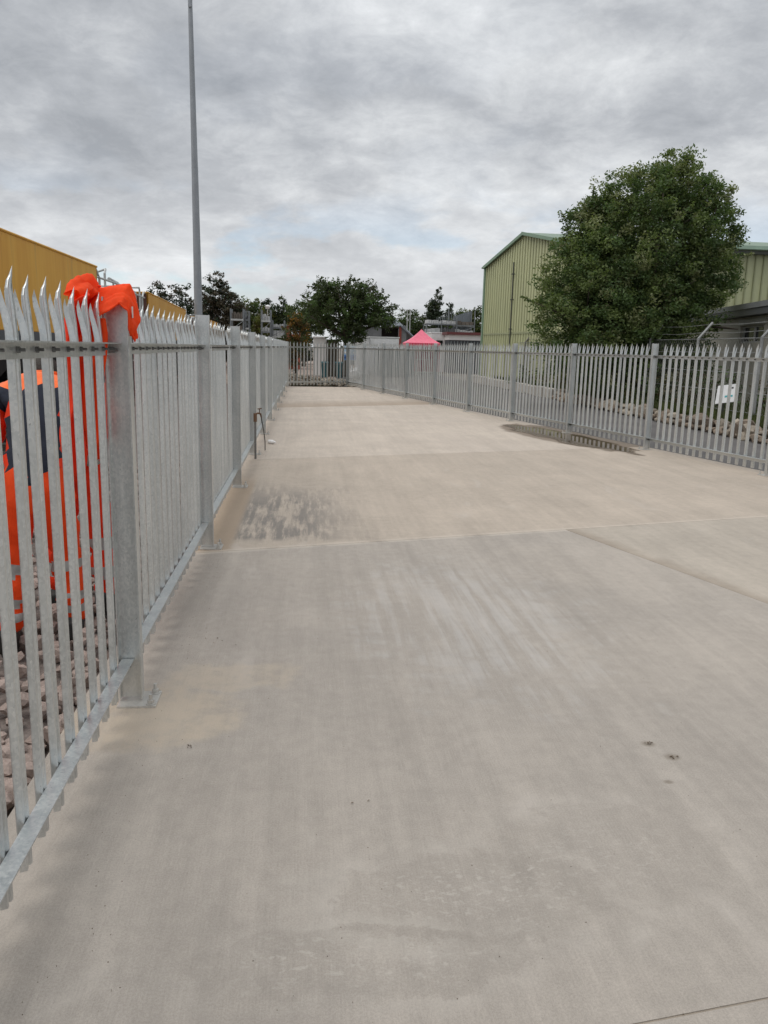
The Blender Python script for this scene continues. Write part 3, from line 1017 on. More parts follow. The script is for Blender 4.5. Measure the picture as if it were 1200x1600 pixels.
wagon('nearest yellow hopper wagon with its ochre side rising over the left fence', 5.0, 18.55, 3.2, True, False)
wagon('second yellow hopper wagon, seen past the orange hi-vis garment on the fence', 27.2, 40.9, 3.2)
wagon('farthest yellow hopper wagon, only its rim above the fence', 49.6, 66.0, 3.2)

# ------------------------------------------------------------------ people behind the left fence
def skin_person(base, facing, joints, edges, classify, label, extra=()):
    """joints: name -> ((x, y, z), radius); x right, y forward, z up, feet at 0"""
    root = empty('person', base, facing, label, 'person')
    names = list(joints)
    ix = {n: i for i, n in enumerate(names)}
    me = bpy.data.meshes.new('body')
    me.from_pydata([joints[n][0] for n in names], [(ix[a], ix[b_]) for a, b_ in edges], [])
    o = bpy.data.objects.new('body_cage', me)
    COL.objects.link(o)
    sk = o.modifiers.new('skin', 'SKIN')
    sk.use_smooth_shade = True
    for i, n in enumerate(names):
        rr = joints[n][1]
        d = me.skin_vertices[0].data[i]
        d.radius = rr if isinstance(rr, tuple) else (rr, rr)
        d.use_root = (n == 'pelvis')
    ss = o.modifiers.new('sub', 'SUBSURF')
    ss.levels = ss.render_levels = 2
    dg = bpy.context.evaluated_depsgraph_get()
    out = bpy.data.meshes.new_from_object(o.evaluated_get(dg))
    bpy.data.objects.remove(o)
    mats, idx = [], {}
    segs = [(a, b_, Vector(joints[a][0]), Vector(joints[b_][0])) for a, b_ in edges]
    mi = []
    for p in out.polygons:
        c = p.center
        best = None
        for a, b_, pa, pb in segs:
            d = pb - pa
            t = max(0, min(1, (c - pa).dot(d) / max(1e-9, d.length_squared)))
            dist = (pa + d * t - c).length / (0.02 + (joints[a][1] if not isinstance(joints[a][1], tuple) else joints[a][1][0]))
            if best is None or dist < best[0]:
                best = (dist, a, b_, t)
        k = classify(c, best[1], best[2], best[3])
        if k not in idx:
            idx[k] = len(mats)
            mats.append(M[k])
        mi.append(idx[k])
    out.materials.clear()
    for m in mats:
        out.materials.append(m)
    out.polygons.foreach_set('material_index', np.array(mi, dtype=np.int32))
    # cloth folds
    for v in out.vertices:
        if v.co.z < 1.45 and v.co.z > .12:
            q = v.co
            v.co = q + v.normal * (.010 * math.sin(q.z * 38 + q.x * 25 + 3 * math.sin(q.y * 20)) + .006 * math.sin(q.z * 71 - q.x * 44))
    body = link_mesh('body', out, root)
    # hair cap
    hp = Vector(joints['head'][0])
    bm = bmesh.new()
    bmesh.ops.create_uvsphere(bm, u_segments=20, v_segments=12, radius=1.0)
    for v in bm.verts:
        v.co = Vector((v.co.x * .088, v.co.y * .100, v.co.z * .105))
        v.co += Vector((math.sin(v.co.y * 190), math.sin(v.co.z * 170), 0)) * .002
    bmesh.ops.delete(bm, geom=[v for v in bm.verts if v.co.y > .045 and v.co.z < .05], context='VERTS')
    hm = bpy.data.meshes.new('hair')
    bm.to_mesh(hm)
    bm.free()
    hm.materials.append(M['hair'])
    for p in hm.polygons:
        p.use_smooth = True
    link_mesh('hair', hm, root, hp + Vector((0, -.015, .025)), (extra[0] if extra else 0, 0, 0))
    # boots
    for s in ('l', 'r'):
        an = Vector(joints['ankle_' + s][0])
        bm = bmesh.new()
        bmesh.ops.create_cube(bm, size=1.0)
        bmesh.ops.subdivide_edges(bm, edges=bm.edges[:], cuts=3, use_grid_fill=True)
        for v in bm.verts:
            t = v.co.y + .5
            hgt = .15 - .085 * max(0, min(1, (t - .35) / .45))
            v.co = Vector((v.co.x * (.098 - .02 * abs(t - .5)), -.09 + t * .29, (v.co.z + .5) * hgt))
        bmesh.ops.bevel(bm, geom=[e for e in bm.edges if e.calc_face_angle(0) > .7], offset=.018, segments=2, affect='EDGES')
        bmm = bpy.data.meshes.new('boot')
        bm.to_mesh(bmm)
        bm.free()
        bmm.materials.append(M['boot'])
        for p in bmm.polygons:
            p.use_smooth = True
        link_mesh('boot', bmm, root, (an.x, an.y, 0))
    return root


def body_joints(sp, lean_y, lean_z, stance, arm_l, arm_r, head):
    """sp: pelvis height"""
    J = {
        'pelvis': ((0, 0, sp), (.155, .125)),
        'waist': ((0, lean_y * .25, sp + lean_z * .33), (.150, .115)),
        'chest': ((0, lean_y * .66, sp + lean_z * .72), (.175, .125)),
        'upper': ((0, lean_y * .92, sp + lean_z * .96), (.150, .110)),
        'neck': ((0, lean_y * 1.05, sp + lean_z * 1.10), .062),
        'skull': (tuple(Vector(head) - Vector((0, .02, .07))), .070),
        'head': (head, (.082, .092)),
        'crown': (tuple(Vector(head) + Vector((0, .01, .075))), .060),
        'nose': (tuple(Vector(head) + Vector((0, .105, -.02))), .012),
    }
    E = [('pelvis', 'waist'), ('waist', 'chest'), ('chest', 'upper'), ('upper', 'neck'), ('neck', 'skull'), ('skull', 'head'), ('head', 'crown'), ('head', 'nose')]
    for s, sg, arm in (('l', -1, arm_l), ('r', 1, arm_r)):
        hip = (sg * .10, 0, sp - .06)
        kx, ky = stance[s]
        J['hip_' + s] = (hip, .112)
        J['knee_' + s] = ((sg * .11 + kx * .5, ky * .5 + .04, sp * .52), .088)
        J['calf_' + s] = ((sg * .12 + kx * .8, ky * .8, sp * .30), .084)
        J['ankle_' + s] = ((sg * .12 + kx, ky, .10), .072)
        E += [('pelvis', 'hip_' + s), ('hip_' + s, 'knee_' + s), ('knee_' + s, 'calf_' + s), ('calf_' + s, 'ankle_' + s)]
        sh = Vector(J['upper'][0]) + Vector((sg * .185, 0, -.02))
        J['shoulder_' + s] = (tuple(sh), .078)
        J['elbow_' + s] = (arm[0], .060)
        J['wrist_' + s] = (arm[1], .044)
        E += [('upper', 'shoulder_' + s), ('shoulder_' + s, 'elbow_' + s), ('elbow_' + s, 'wrist_' + s)]
        w = Vector(arm[1])
        d = (w - Vector(arm[0])).normalized()
        side = Vector((0, 1, 0)) - d * d.y
        side = side.normalized() if side.length > .1 else Vector((1, 0, 0))
        palm = w + d * .075
        J['palm_' + s] = (tuple(palm), (.036, .018))
        E.append(('wrist_' + s, 'palm_' + s))
        bend = d.cross(side) * (-sg)
        for f_, (off, ln) in enumerate(((-.030, .062), (-.010, .074), (.010, .070), (.029, .055))):
            k1 = palm + side * off + d * (.030 + ln * .45) + bend * .010
            k2 = palm + side * off * 1.05 + d * (.028 + ln * .85) + bend * .034
            J[f'knuckle_{s}{f_}'] = (tuple(k1), .0095)
            J[f'tip_{s}{f_}'] = (tuple(k2), .008)
            E += [('palm_' + s, f'knuckle_{s}{f_}'), (f'knuckle_{s}{f_}', f'tip_{s}{f_}')]
        th = w + d * .045 + side * .048 + bend * .012
        J['thumb_' + s] = (tuple(th), .011)
        J['thumbtip_' + s] = (tuple(th + d * .040 + bend * .016), .009)
        E += [('wrist_' + s, 'thumb_' + s), ('thumb_' + s, 'thumbtip_' + s)]
    return J, E


def hands_or_head(a, b_):
    if a.startswith(('palm', 'knuckle', 'thumb')) or b_.startswith(('palm', 'thumb')):
        return 'skin'
    if a in ('skull', 'head') or b_ in ('skull', 'head', 'nose', 'crown'):
        return 'skin'
    return None


def dress_a(c, a, b_, t):
    k = hands_or_head(a, b_)
    if k:
        return k
    if 'knee' in a or 'calf' in a or 'hip' in a or (a == 'pelvis' and 'hip' in b_):
        if .43 < c.z < .50 or .185 < c.z < .225 or .265 < c.z < .30:
            return 'reflective'
        return 'orange' if c.z > .11 else 'boot'
    if a.startswith('shoulder') or a.startswith('elbow'):
        if a.startswith('elbow') and .2 < t < .55:
            return 'reflective'
        return 'red_orange'
    if c.z > 1.33 or a == 'upper':
        return 'yoke' if c.z > 1.43 else 'navy'
    if c.z < .93 and a == 'pelvis':
        return 'orange' if c.z < .90 else 'reflective'
    return 'red_orange' if abs(c.x) > .135 else 'navy'


def dress_b(c, a, b_, t):
    k = hands_or_head(a, b_)
    if k:
        return k
    if 'knee' in a or 'calf' in a or 'hip' in a or (a == 'pelvis' and 'hip' in b_):
        if .43 < c.z < .50 or .25 < c.z < .31:
            return 'reflective'
        return 'red_orange' if c.z > .11 else 'boot'
    if a.startswith('shoulder') or a.startswith('elbow'):
        return 'orange'
    if c.z > 1.27:
        return 'orange'
    if c.z > 1.20:
        return 'reflective'
    if c.z > 1.12:
        return 'orange'
    if c.z < .86:
        return 'red_orange'
    return 'navy'


J, E = body_joints(.93, .34, .50, {'l': (-.06, -.05), 'r': (.03, .10)},
                   ((-.30, .30, 1.02), (-.24, .52, .88)), ((.30, .38, 1.06), (.20, .58, .92)), (.02, .50, 1.47))
skin_person((-1.45, 4.42, -.075), rad(10), J, E, dress_a, 'stooping worker seen from behind in navy jacket and orange trousers, behind the left fence', (-.35,))
J, E = body_joints(.95, .05, .50, {'l': (-.02, .0), 'r': (.04, .06)},
                   ((-.27, .06, 1.14), (-.24, .22, .92)), ((.27, .06, 1.14), (.25, .2, .92)), (0, .10, 1.68))
skin_person((-1.42, 5.02, -.075), rad(-20), J, E, dress_b, 'standing worker in orange and navy workwear, mostly hidden behind the hanging hi-vis garment')

# ------------------------------------------------------------------ hi-vis garment hung over the near post
def cloth_grid(fn, nu, nv):
    v = [fn(i / (nu - 1), j / (nv - 1)) for j in range(nv) for i in range(nu)]
    f = [(j * nu + i, j * nu + i + 1, (j + 1) * nu + i + 1, (j + 1) * nu + i) for j in range(nv - 1) for i in range(nu - 1)]
    return v, f


def lerp_path(path, t):
    n = len(path) - 1
    k = min(int(t * n), n - 1)
    f = t * n - k
    f = f * f * (3 - 2 * f) * .5 + f * .5
    return Vector(path[k]).lerp(Vector(path[k + 1]), f)


gar = empty('hi_vis_garment', (-.86, 3.5, 1.8), 0, 'crumpled orange hi-vis garment draped over the near post of the left fence', 'workwear')
# two edge lines (far edge and near edge) of the band that crosses the post top; cloth is lofted between them
farE = [(-.955, 3.72, 1.30), (-.945, 3.70, 1.55), (-.935, 3.68, 1.74), (-.90, 3.66, 1.835), (-.82, 3.62, 1.83), (-.735, 3.58, 1.82), (-.705, 3.55, 1.76), (-.702, 3.53, 1.70), (-.708, 3.52, 1.645)]
nearE = [(-.955, 3.60, 1.22), (-.945, 3.52, 1.45), (-.925, 3.44, 1.60), (-.87, 3.415, 1.675), (-.81, 3.42, 1.725), (-.755, 3.43, 1.77), (-.730, 3.44, 1.74), (-.724, 3.46, 1.66), (-.718, 3.485, 1.615)]


def crumple(p, a=.012):
    from mathutils import noise as mn
    q = p * 9.0
    n1 = 1 - abs(mn.noise(q)) * 2
    n2 = 1 - abs(mn.noise(q * 2.3 + Vector((3, 1, 7)))) * 2
    d = Vector((mn.noise(q + Vector((9, 0, 0))), mn.noise(q + Vector((0, 9, 0))), 1.0))
    return p + d * a * (n1 * .7 + n2 * .4)


def band(u, v):
    a, c = lerp_path(farE, u), lerp_path(nearE, u)
    p = a.lerp(c, v)
    if .22 < u < .80:      # slack over the top of post: crown between the edges
        p.z += .030 * math.sin(math.pi * min(1, v * 1.5)) * math.sin(math.pi * (u - .22) / .58) * (1 - v * .5)
    w_e = math.sin(math.pi * min(1, max(0, v))) * .8 + .2
    p += Vector((.006 * math.sin(u * 31 + v * 9), .008 * math.sin(u * 17 + 4 * v), w_e * (.009 * math.sin(v * 15 + u * 6) + .004 * math.sin(v * 34 - u * 11))))
    p = crumple(p, .013 * w_e)
    return p - Vector((-.86, 3.5, 1.8))


v, f = cloth_grid(band, 90, 36)
o = link_mesh('shoulder_band', mesh_from('shoulder_band', v, f, M['orange'], None, True), gar)
so = o.modifiers.new('thick', 'SOLIDIFY')
so.thickness = .006


def hang(u, v):
    """back panel hanging outside the pales: u along the fence, v downwards"""
    y = 3.36 + u * (.50 - .10 * v) + .05 * v
    z = 1.835 - .05 * (1 - math.sin(math.pi * u)) - v * (.62 + .18 * math.sin(u * 5.2 + .4))
    x = -.955 - .035 * math.sin(v * 1.6) + .030 * math.sin(u * 17 + 1.2 * v) * min(1, v * 3 + .25) + .012 * math.sin(u * 31 + 4 * v) + .01 * math.sin(v * 13 + u * 5)
    if v < .08:
        x += (.08 - v) * .9
    return crumple(Vector((x, y, z)), .014) - Vector((-.86, 3.5, 1.8))


v, f = cloth_grid(hang, 44, 34)
o = link_mesh('hanging_panel', mesh_from('hanging_panel', v, f, M['red_orange'], None, True), gar)
so = o.modifiers.new('thick', 'SOLIDIFY')
so.thickness = .005


def knot(u, v):
    """the bunched collar lying over the pale heads left of the post"""
    t = u
    c = Vector((-.925 + .05 * t, 3.37 + .26 * t, 1.768 + .045 * math.sin(math.pi * t)))
    a = v * 2 * math.pi
    rr = (.036 + .012 * math.sin(3 * a + 5 * t) + .010 * math.sin(9 * t + a)) * (.55 + .6 * math.sin(math.pi * (t * .9 + .05)))
    return crumple(c + Vector((rr * .8 * math.cos(a), .2 * rr * math.cos(a), rr * math.sin(a) * 1.0)), .026) - Vector((-.86, 3.5, 1.8))


v, f = cloth_grid(knot, 40, 36)
link_mesh('collar', mesh_from('collar', v, f, M['orange'], None, True), gar)


def sleeve(u, v):
    """loose end hanging in the gap between the last pale and the post"""
    x = -.915 + .104 * u * (1 - .35 * v) + .006 * math.sin(v * 9)
    y = 3.452 + .014 * math.sin(u * 5 + v * 7) + .010 * math.sin(v * 13)
    z = 1.70 - v * (.60 - .10 * u)
    return crumple(Vector((x, y, z)), .008) - Vector((-.86, 3.5, 1.8))


v, f = cloth_grid(sleeve, 12, 20)
o = link_mesh('loose_strap', mesh_from('loose_strap', v, f, M['orange'], None, True), gar)
o.modifiers.new('thick', 'SOLIDIFY').thickness = .005
b = MB()
b.box((-.708, 3.455, 1.735), (.004, .030, .045), rz=.3)
b.build('care_label', M['label'], gar)

# ------------------------------------------------------------------ standpipe on the left
tapb = Vector((-.722, 11.66, 0))
t_ = empty('standpipe', tapb, 0, 'thin grey standpipe with a corroded brass tap by the left fence', 'tap')
b = MB()
b.tube([tapb, tapb + Vector((0, 0, .56))], .016, 10)
b.build('pipe', M['lagging'], t_)
b = MB()
b.tube([tapb + Vector((0, 0, .54)), tapb + Vector((0, 0, .66))], .026, 10)
b.build('sleeve', M['copper'], t_)
b = MB()
b.tube([tapb + Vector((0, 0, .65)), tapb + Vector((.04, .02, .66)), tapb + Vector((.075, .03, .65)), tapb + Vector((.085, .04, .60))], [.012, .014, .015, .010], 8)
b.tube([tapb + Vector((.06, .03, .66)), tapb + Vector((.06, .03, .72))], .007, 8)
b.tube([tapb + Vector((.035, .02, .72)), tapb + Vector((.09, .04, .728))], .008, 8)
tp = b.build('tap', M['copper'], t_)
b = MB()
q = tapb
b.tube([q + Vector((.085, .04, .60)), q + Vector((.095, .12, .50)), q + Vector((.105, .35, .35)), q + Vector((.105, .65, .18)), q + Vector((.09, .95, .010))], .0075, 8)
tag(b.build('hose', M['hose']), 'short black hose hanging from the brass tap down to the slab', 'hose')

# litter and leaves on the slab
b = MB()
b.tube([(-.615, 13.55, .035), (-.56, 13.50, .035), (-.50, 13.45, .033)], [.034, .036, .014], 10)
tag(b.build('drink_bottle', M['white']), 'small white crushed bottle lying by the left fence past the tap', 'bottle')


def leaf_litter(loc, n, sp, seed, label):
    rr = random.Random(seed)
    b = MB()
    for k in range(n):
        x, y = loc[0] + rr.gauss(0, sp), loc[1] + rr.gauss(0, sp)
        a = rr.uniform(0, 6.28)
        l, w = rr.uniform(.003, .009), rr.uniform(.001, .003)
        c, s = math.cos(a), math.sin(a)
        pts = []
        for (p, q, z) in ((-l, 0, .003), (0, w, .005), (l, 0, .003), (0, -w, .005)):
            pts.append((x + p * c - q * s, y + p * s + q * c, z))
        b.slab(pts, .002)
    tag(b.build('leaf_litter', M['debris']), label, 'debris')


leaf_litter((1.45, 3.0), 8, .009, 1, 'small clump of dry leaf scraps in the middle of the near slab')
leaf_litter((1.50, 2.885), 5, .010, 2, 'faint second scrap of dry leaves just nearer than the leaf clump')
leaf_litter((-.475, 3.06), 4, .014, 3, 'three dark crumbs on the sandy patch by the near post')
leaf_litter((-.46, 4.25), 5, .05, 4, 'dark crumbs on the slab just beyond the near post')
leaf_litter((-.62, 12.05), 6, .05, 6, 'dry scraps at the foot of the fence post behind the tap')
leaf_litter((.28, 2.62), 2, .05, 9, 'tiny scattered crumbs on the near slab left of centre')

# ------------------------------------------------------------------ lighting mast
mast = empty('mast', (-3.84, 30, -.1), 0, 'tall tapering grey lighting mast beyond the left fence', 'mast')
b = MB()
b.tube([(-3.84, 30, -.1), (-3.84, 30, 3.6)], [.150, .141], 16, False)
b.build('base_section', M['mast'], mast, True)
b = MB()
b.tube([(-3.84, 30, 3.6), (-3.855, 30, 7.6)], [.139, .112], 16, False)
b.tube([(-3.84, 30, 3.57), (-3.84, 30, 3.61)], .144, 16, False)
b.build('middle_section', M['mast'], mast, True)
b = MB()
b.tube([(-3.855, 30, 7.6), (-3.885, 30, 12.55), (-3.9, 30, 15.5)], [.109, .074, .055], 14, False)
b.tube([(-3.855, 30, 7.57), (-3.855, 30, 7.61)], .114, 16, False)
b.build('top_section', M['mast'], mast, True)
b = MB()
b.tube([(-3.885, 29.93, 12.62), (-3.885, 29.85, 12.62)], .06, 8)
b.build('bracket', M['mast'], mast)


# ------------------------------------------------------------------ trees
def leaf_cloud(name, clumps, mats, parent, seed, flat=0.0):
    """clumps: (x, y, z, radius, leaves, leaf size, material index). Leaves are single folded quads."""
    rg = np.random.default_rng(seed)
    V, MI = [], []
    for x, y, z, rc, n, ls, mi in clumps:
        d = rg.normal(size=(n, 3))
        d /= np.linalg.norm(d, axis=1)[:, None]
        rad_ = rc * rg.random(n)[:, None] ** 0.55
        c = np.array([x, y, z]) + d * rad_ * np.array([1, 1, 0.8])
        a = rg.normal(size=(n, 3))
        a[:, 2] *= 0.7
        a /= np.linalg.norm(a, axis=1)[:, None]
        q = np.cross(a, rg.normal(size=(n, 3)))
        q /= np.linalg.norm(q, axis=1)[:, None]
        s = ls * rg.uniform(.6, 1.25, n)[:, None]
        k = np.cross(a, q) * s * .18
        V.append(np.stack([c - a * s, c + q * s * .48 + k, c + a * s, c - q * s * .48 + k], 1))
        MI.append(np.full(n, mi))
    V = np.concatenate(V).reshape(-1, 3)
    MI = np.concatenate(MI)
    o0 = ORG.get(parent.name, Vector((0, 0, 0)))
    V = V - np.array(o0)
    n = len(V) // 4
    me = bpy.data.meshes.new(name)
    me.vertices.add(len(V))
    me.vertices.foreach_set('co', V.ravel())
    me.loops.add(4 * n)
    me.loops.foreach_set('vertex_index', np.arange(4 * n, dtype=np.int32))
    me.polygons.add(n)
    me.polygons.foreach_set('loop_start', np.arange(0, 4 * n, 4, dtype=np.int32))
    for m in mats:
        me.materials.append(m)
    me.polygons.foreach_set('material_index', MI.astype(np.int32))
    me.update(calc_edges=True)
    return link_mesh(name, me, parent)


def tree(label, base, blobs, n_clump, per, ls, mats, seed, trunk_r=.16, group=None, name='tree', clump_r=.32, limbs=7, shell=.62, twigs=0, weights=None):
    """blobs: ellipsoids (x, y, z, rx, ry, rz) that make up the crown, in world space"""
    rg = np.random.default_rng(seed)
    t = empty(name, base, 0, label, 'tree', group)
    vol = np.array([b_[3] * b_[4] * b_[5] for b_ in blobs]) ** .75
    vol /= vol.sum()
    cl = []
    tops = []
    while len(cl) < n_clump:
        k = rg.choice(len(blobs), p=vol)
        x, y, z, rx, ry, rz = blobs[k]
        d = rg.normal(size=3)
        d /= np.linalg.norm(d)
        rr = (shell + (1 - shell) * rg.random()) if rg.random() < .8 else rg.random()
        rr *= 1 + rg.normal() * .06
        p = np.array([x, y, z]) + d * np.array([rx, ry, rz]) * rr
        if p[2] < base[2] + .25:
            continue
        mi = rg.choice(len(mats), p=weights)
        c = clump_r * rg.uniform(.55, 1.35)
        cl.append((p[0], p[1], p[2], c, int(per * rg.uniform(.6, 1.4)), ls, mi))
    for _ in range(twigs):
        k = rg.choice(len(blobs), p=vol)
        x, y, z, rx, ry, rz = blobs[k]
        d = rg.normal(size=3)
        d[2] = abs(d[2]) * 1.4
        d /= np.linalg.norm(d)
        for q in np.linspace(.95, 1.0 + rg.uniform(.12, .38), 5):
            p = np.array([x, y, z]) + d * np.array([rx, ry, rz]) * q
            cl.append((p[0], p[1], p[2], clump_r * .32, max(3, per // 5), ls, rg.choice(len(mats), p=weights)))
        tops.append(((x, y, z), tuple(np.array([x, y, z]) + d * np.array([rx, ry, rz]) * (1.25))))
    leaf_cloud('crown', cl, mats, t, seed)
    b = MB()
    bx, by, bz = base
    cz = np.mean([q[2] for q in blobs])
    cx = np.mean([q[0] for q in blobs])
    cy = np.mean([q[1] for q in blobs])
    fork = (bx + (cx - bx) * .3, by + (cy - by) * .3, bz + (cz - bz) * .55)
    b.tube([(bx, by, bz - .1), (bx + .03, by, bz + .4), fork], [trunk_r * 1.3, trunk_r, trunk_r * .75], 10)
    b.build('trunk', M['bark'], t, True)
    b = MB()
    for k in range(min(limbs, len(blobs) * 3)):
        q = blobs[k % len(blobs)]
        e = np.array(q[:3]) + rg.normal(size=3) * np.array(q[3:]) * .45
        m_ = (np.array(fork) + e) / 2 + rg.normal(size=3) * .12
        b.tube([fork, tuple(m_), tuple(e)], [trunk_r * .55, trunk_r * .33, trunk_r * .1], 6)
    for c0, c1 in tops:
        b.tube([c0, c1], [trunk_r * .12, .006], 4)
    b.build('limbs', M['bark'], t, True)
    return t


def conifer(label, base, h, r0, n_cl, mats, seed, group=None, z0=.10, power=1.0, stems=((0, 1),), ls=.11, twigs=30):
    """evergreen: stacked ragged tiers round one or more stems (offset, relative height)"""
    rg = np.random.default_rng(seed + 900)
    blobs = []
    for off, rel in stems:
        n = 7
        for k in range(n):
            f = z0 + (1 - z0) * (k + .4) / n
            R = r0 * rel * (1 - f * .97) ** power
            blobs.append((base[0] + off + rg.normal() * .08 * r0, base[1] + rg.normal() * .2, base[2] + f * h * rel, R, R * .9, h * rel / n * .75))
    return tree(label, base, blobs, int(n_cl * 1.25), 34, ls, mats, seed, .12, group, 'conifer', .34, 10, .35, twigs)


# big tree in front of the green warehouse; crown blobs in world space
BT = [(10.05, 25.0, 2.6, 2.35, 2.1, 1.7), (8.55, 24.6, 2.5, 1.75, 1.7, 1.85), (11.9, 25.2, 2.7, 1.15, 1.4, 1.6), (8.6, 24.8, 4.15, 1.5, 1.5, 1.4), (9.1, 24.7, 3.2, 1.6, 1.6, 1.4),
      (10.3, 25.0, 4.6, 2.2, 2.0, 1.9), (11.9, 25.2, 4.6, 1.45, 1.6, 1.6), (12.55, 25.1, 5.6, 1.0, 1.1, 1.0), (12.3, 25.0, 4.0, 1.25, 1.2, 1.2), (10.0, 24.9, 6.0, 1.55, 1.5, 1.15),
      (11.15, 25.0, 6.55, 1.35, 1.3, .95), (12.2, 25.2, 6.45, .85, .9, .65), (8.85, 25.0, 5.35, 1.1, 1.1, .95), (10.9, 24.6, 7.15, .6, .7, .42), (9.5, 24.3, 1.3, 1.7, 1.3, .9), (11.2, 24.5, 1.3, 1.5, 1.3, .9)]
tree('large olive green bushy tree in front of the pale green warehouse', (10.6, 25.2, .3), BT, 2700, 72, .052, [M['leaf_olive'], M['leaf_green'], M['leaf_grey']], 21, .22, clump_r=.30, limbs=22, shell=.66, twigs=36, weights=[.45, .4, .15])

CT = [(2.2, 46, 3.9, 1.9, 1.8, 1.4), (.9, 46, 3.7, 1.25, 1.4, 1.25), (3.5, 46, 3.6, 1.3, 1.4, 1.15), (2.3, 46, 2.5, 1.25, 1.2, 1.1), (1.3, 46, 4.7, .8, .9, .55), (2.9, 46, 4.75, 1.0, 1.0, .6), (4.4, 46, 3.2, .75, .9, .7)]
tree('dark rounded tree with loose twiggy top behind the far fence', (2.1, 46, 0), CT, 560, 34, .085, [M['leaf_dark'], M['leaf_green'], M['leaf_dark']], 5, .16, clump_r=.34, limbs=14, shell=.45, twigs=44)
tree('russet and orange bush left of the dark twiggy tree', (-.6, 49, 0), [(-.65, 49, 2.0, .85, .8, 1.1), (-.45, 49, 2.9, .65, .7, .6), (-.95, 49, 1.2, .7, .7, .9)], 150, 30, .08, [M['leaf_brown'], M['leaf_autumn'], M['leaf_dark']], 8, .07, clump_r=.28, twigs=8, weights=[.45, .25, .3])
tree('olive yellow poplar between the steel racks', (-3.0, 57, 0), [(-3.0, 57, 1.9, .75, .75, 1.7), (-2.95, 57, 3.1, .5, .55, .9)], 150, 30, .08, [M['leaf_yellow'], M['leaf_brown'], M['leaf_yellow']], 9, .1, clump_r=.28, twigs=6)
G = 'trees along the far boundary'
conifer('spreading dark conifer left of the lighting mast', (-11.4, 70, 0), 6.5, 2.9, 420, [M['needle'], M['needle'], M['needle_brown']], 31, G, .05, .42, ((-.6, .98), (.5, 1), (1.5, .9), (2.4, .78)))
conifer('brownish conifer with bare trunks right of the lighting mast', (-6.7, 64, 0), 7.1, 1.9, 520, [M['needle_brown'], M['needle'], M['needle_brown']], 32, G, .08, .5, ((-.35, 1), (.5, .95), (1.2, .75)))
tree('mid green tree behind the left racks', (-5.0, 80, 0), [(-5.2, 80, 4.2, 1.6, 1.5, 1.9), (-4.2, 80, 3.8, 1.4, 1.4, 1.7), (-5.9, 80, 3.0, 1.2, 1.2, 1.6), (-6.6, 80, 4.3, 1.0, 1.0, 1.4), (-3.4, 80, 3.3, 1.3, 1.2, 1.9)], 420, 26, .12, [M['leaf_green'], M['leaf_dark'], M['leaf_yellow']], 33, .15, G, clump_r=.42, twigs=8)
conifer('dark upright tree behind the left scaffold racks', (-3.0, 80, 0), 6.4, 2.0, 420, [M['needle'], M['leaf_dark']], 34, G, 0, .5, ((-.5, .96), (.5, 1), (1.4, .8)))
conifer('low dark tree above the red building', (-1.6, 82, 0), 5.4, 2.1, 360, [M['needle'], M['leaf_dark']], 35, G, 0, .6, ((0, 1), (1.2, .85)))
tree('bright green tree behind the russet bush', (-.2, 72, 0), [(-.2, 72, 4.3, 1.5, 1.4, 1.3), (.9, 72, 4.0, 1.6, 1.4, 1.5), (-.6, 72, 2.7, 1.3, 1.2, 1.6)], 330, 26, .11, [M['leaf_green'], M['leaf_olive'], M['leaf_dark']], 36, .15, G, clump_r=.42, twigs=10)
tree('dark round tree behind the pink gazebo', (11.1, 88, 0), [(11.1, 88, 4.2, 1.6, 1.5, 1.6), (10.3, 88, 3.2, 1.2, 1.2, 1.5), (12.1, 88, 3.2, 1.2, 1.2, 1.5), (9.0, 88, 3.4, 1.3, 1.2, 1.3)], 420, 26, .12, [M['leaf_green'], M['leaf_dark'], M['leaf_dark']], 37, .18, G, clump_r=.42)
conifer('tall pointed conifer behind the right-hand racks', (14.4, 90, 0), 8.2, 3.2, 700, [M['needle'], M['needle'], M['leaf_dark']], 38, G, 0, .85, twigs=20)
conifer('slim conifer beside the tall pointed one', (16.0, 91, 0), 7.0, 2.2, 380, [M['needle'], M['leaf_dark']], 39, G, 0, .85, twigs=14)
tree('small dark tree left of the green warehouse', (17.4, 86, 0), [(17.2, 86, 4.4, 1.5, 1.4, 1.5), (18.6, 86, 4.8, 1.4, 1.3, 1.5), (17.9, 86, 2.6, 1.8, 1.4, 1.8), (16.0, 86, 4.2, 1.0, 1.0, 1.4)], 380, 26, .12, [M['leaf_dark'], M['leaf_green'], M['leaf_yellow']], 40, .18, G, clump_r=.42, twigs=8)

# ------------------------------------------------------------------ green warehouse
A0, A1 = Vector((10.85, 33.0, 0)), Vector((9.60, 43.9, 0))     # gable wall, near corner to far corner
RG = A0.lerp(A1, .5)
HE, HR = 6.03, 7.02
wh = empty('warehouse', (10.85, 33, 0), 0, 'pale green clad warehouse with shallow gabled roof behind the large tree', 'warehouse')
u = (A1 - A0).normalized()
nin = Vector((-u.y, u.x, 0))
nin = nin if nin.x > 0 else -nin
W2 = 22.0
B0, B1, RB = A0 + Vector((W2, .3, 0)), A1 + Vector((W2, .3, 0)), RG + Vector((W2, .3, 0))


def up(p, z):
    return (p.x, p.y, z)


b = MB()
b.slab([up(A1, 0), up(A0, 0), up(A0, HE), up(RG, HR), up(A1, HE)], .12)
b.slab([up(A0, 0), up(B0, 0), up(B0, HE), up(A0, HE)], .12)
b.slab([up(B1, 0), up(A1, 0), up(A1, HE), up(B1, HE)], .12)
b.slab([up(B0, 0), up(B1, 0), up(B1, HE), up(RB, HR), up(B0, HE)], .12)
b.build('wall', M['clad'], wh)
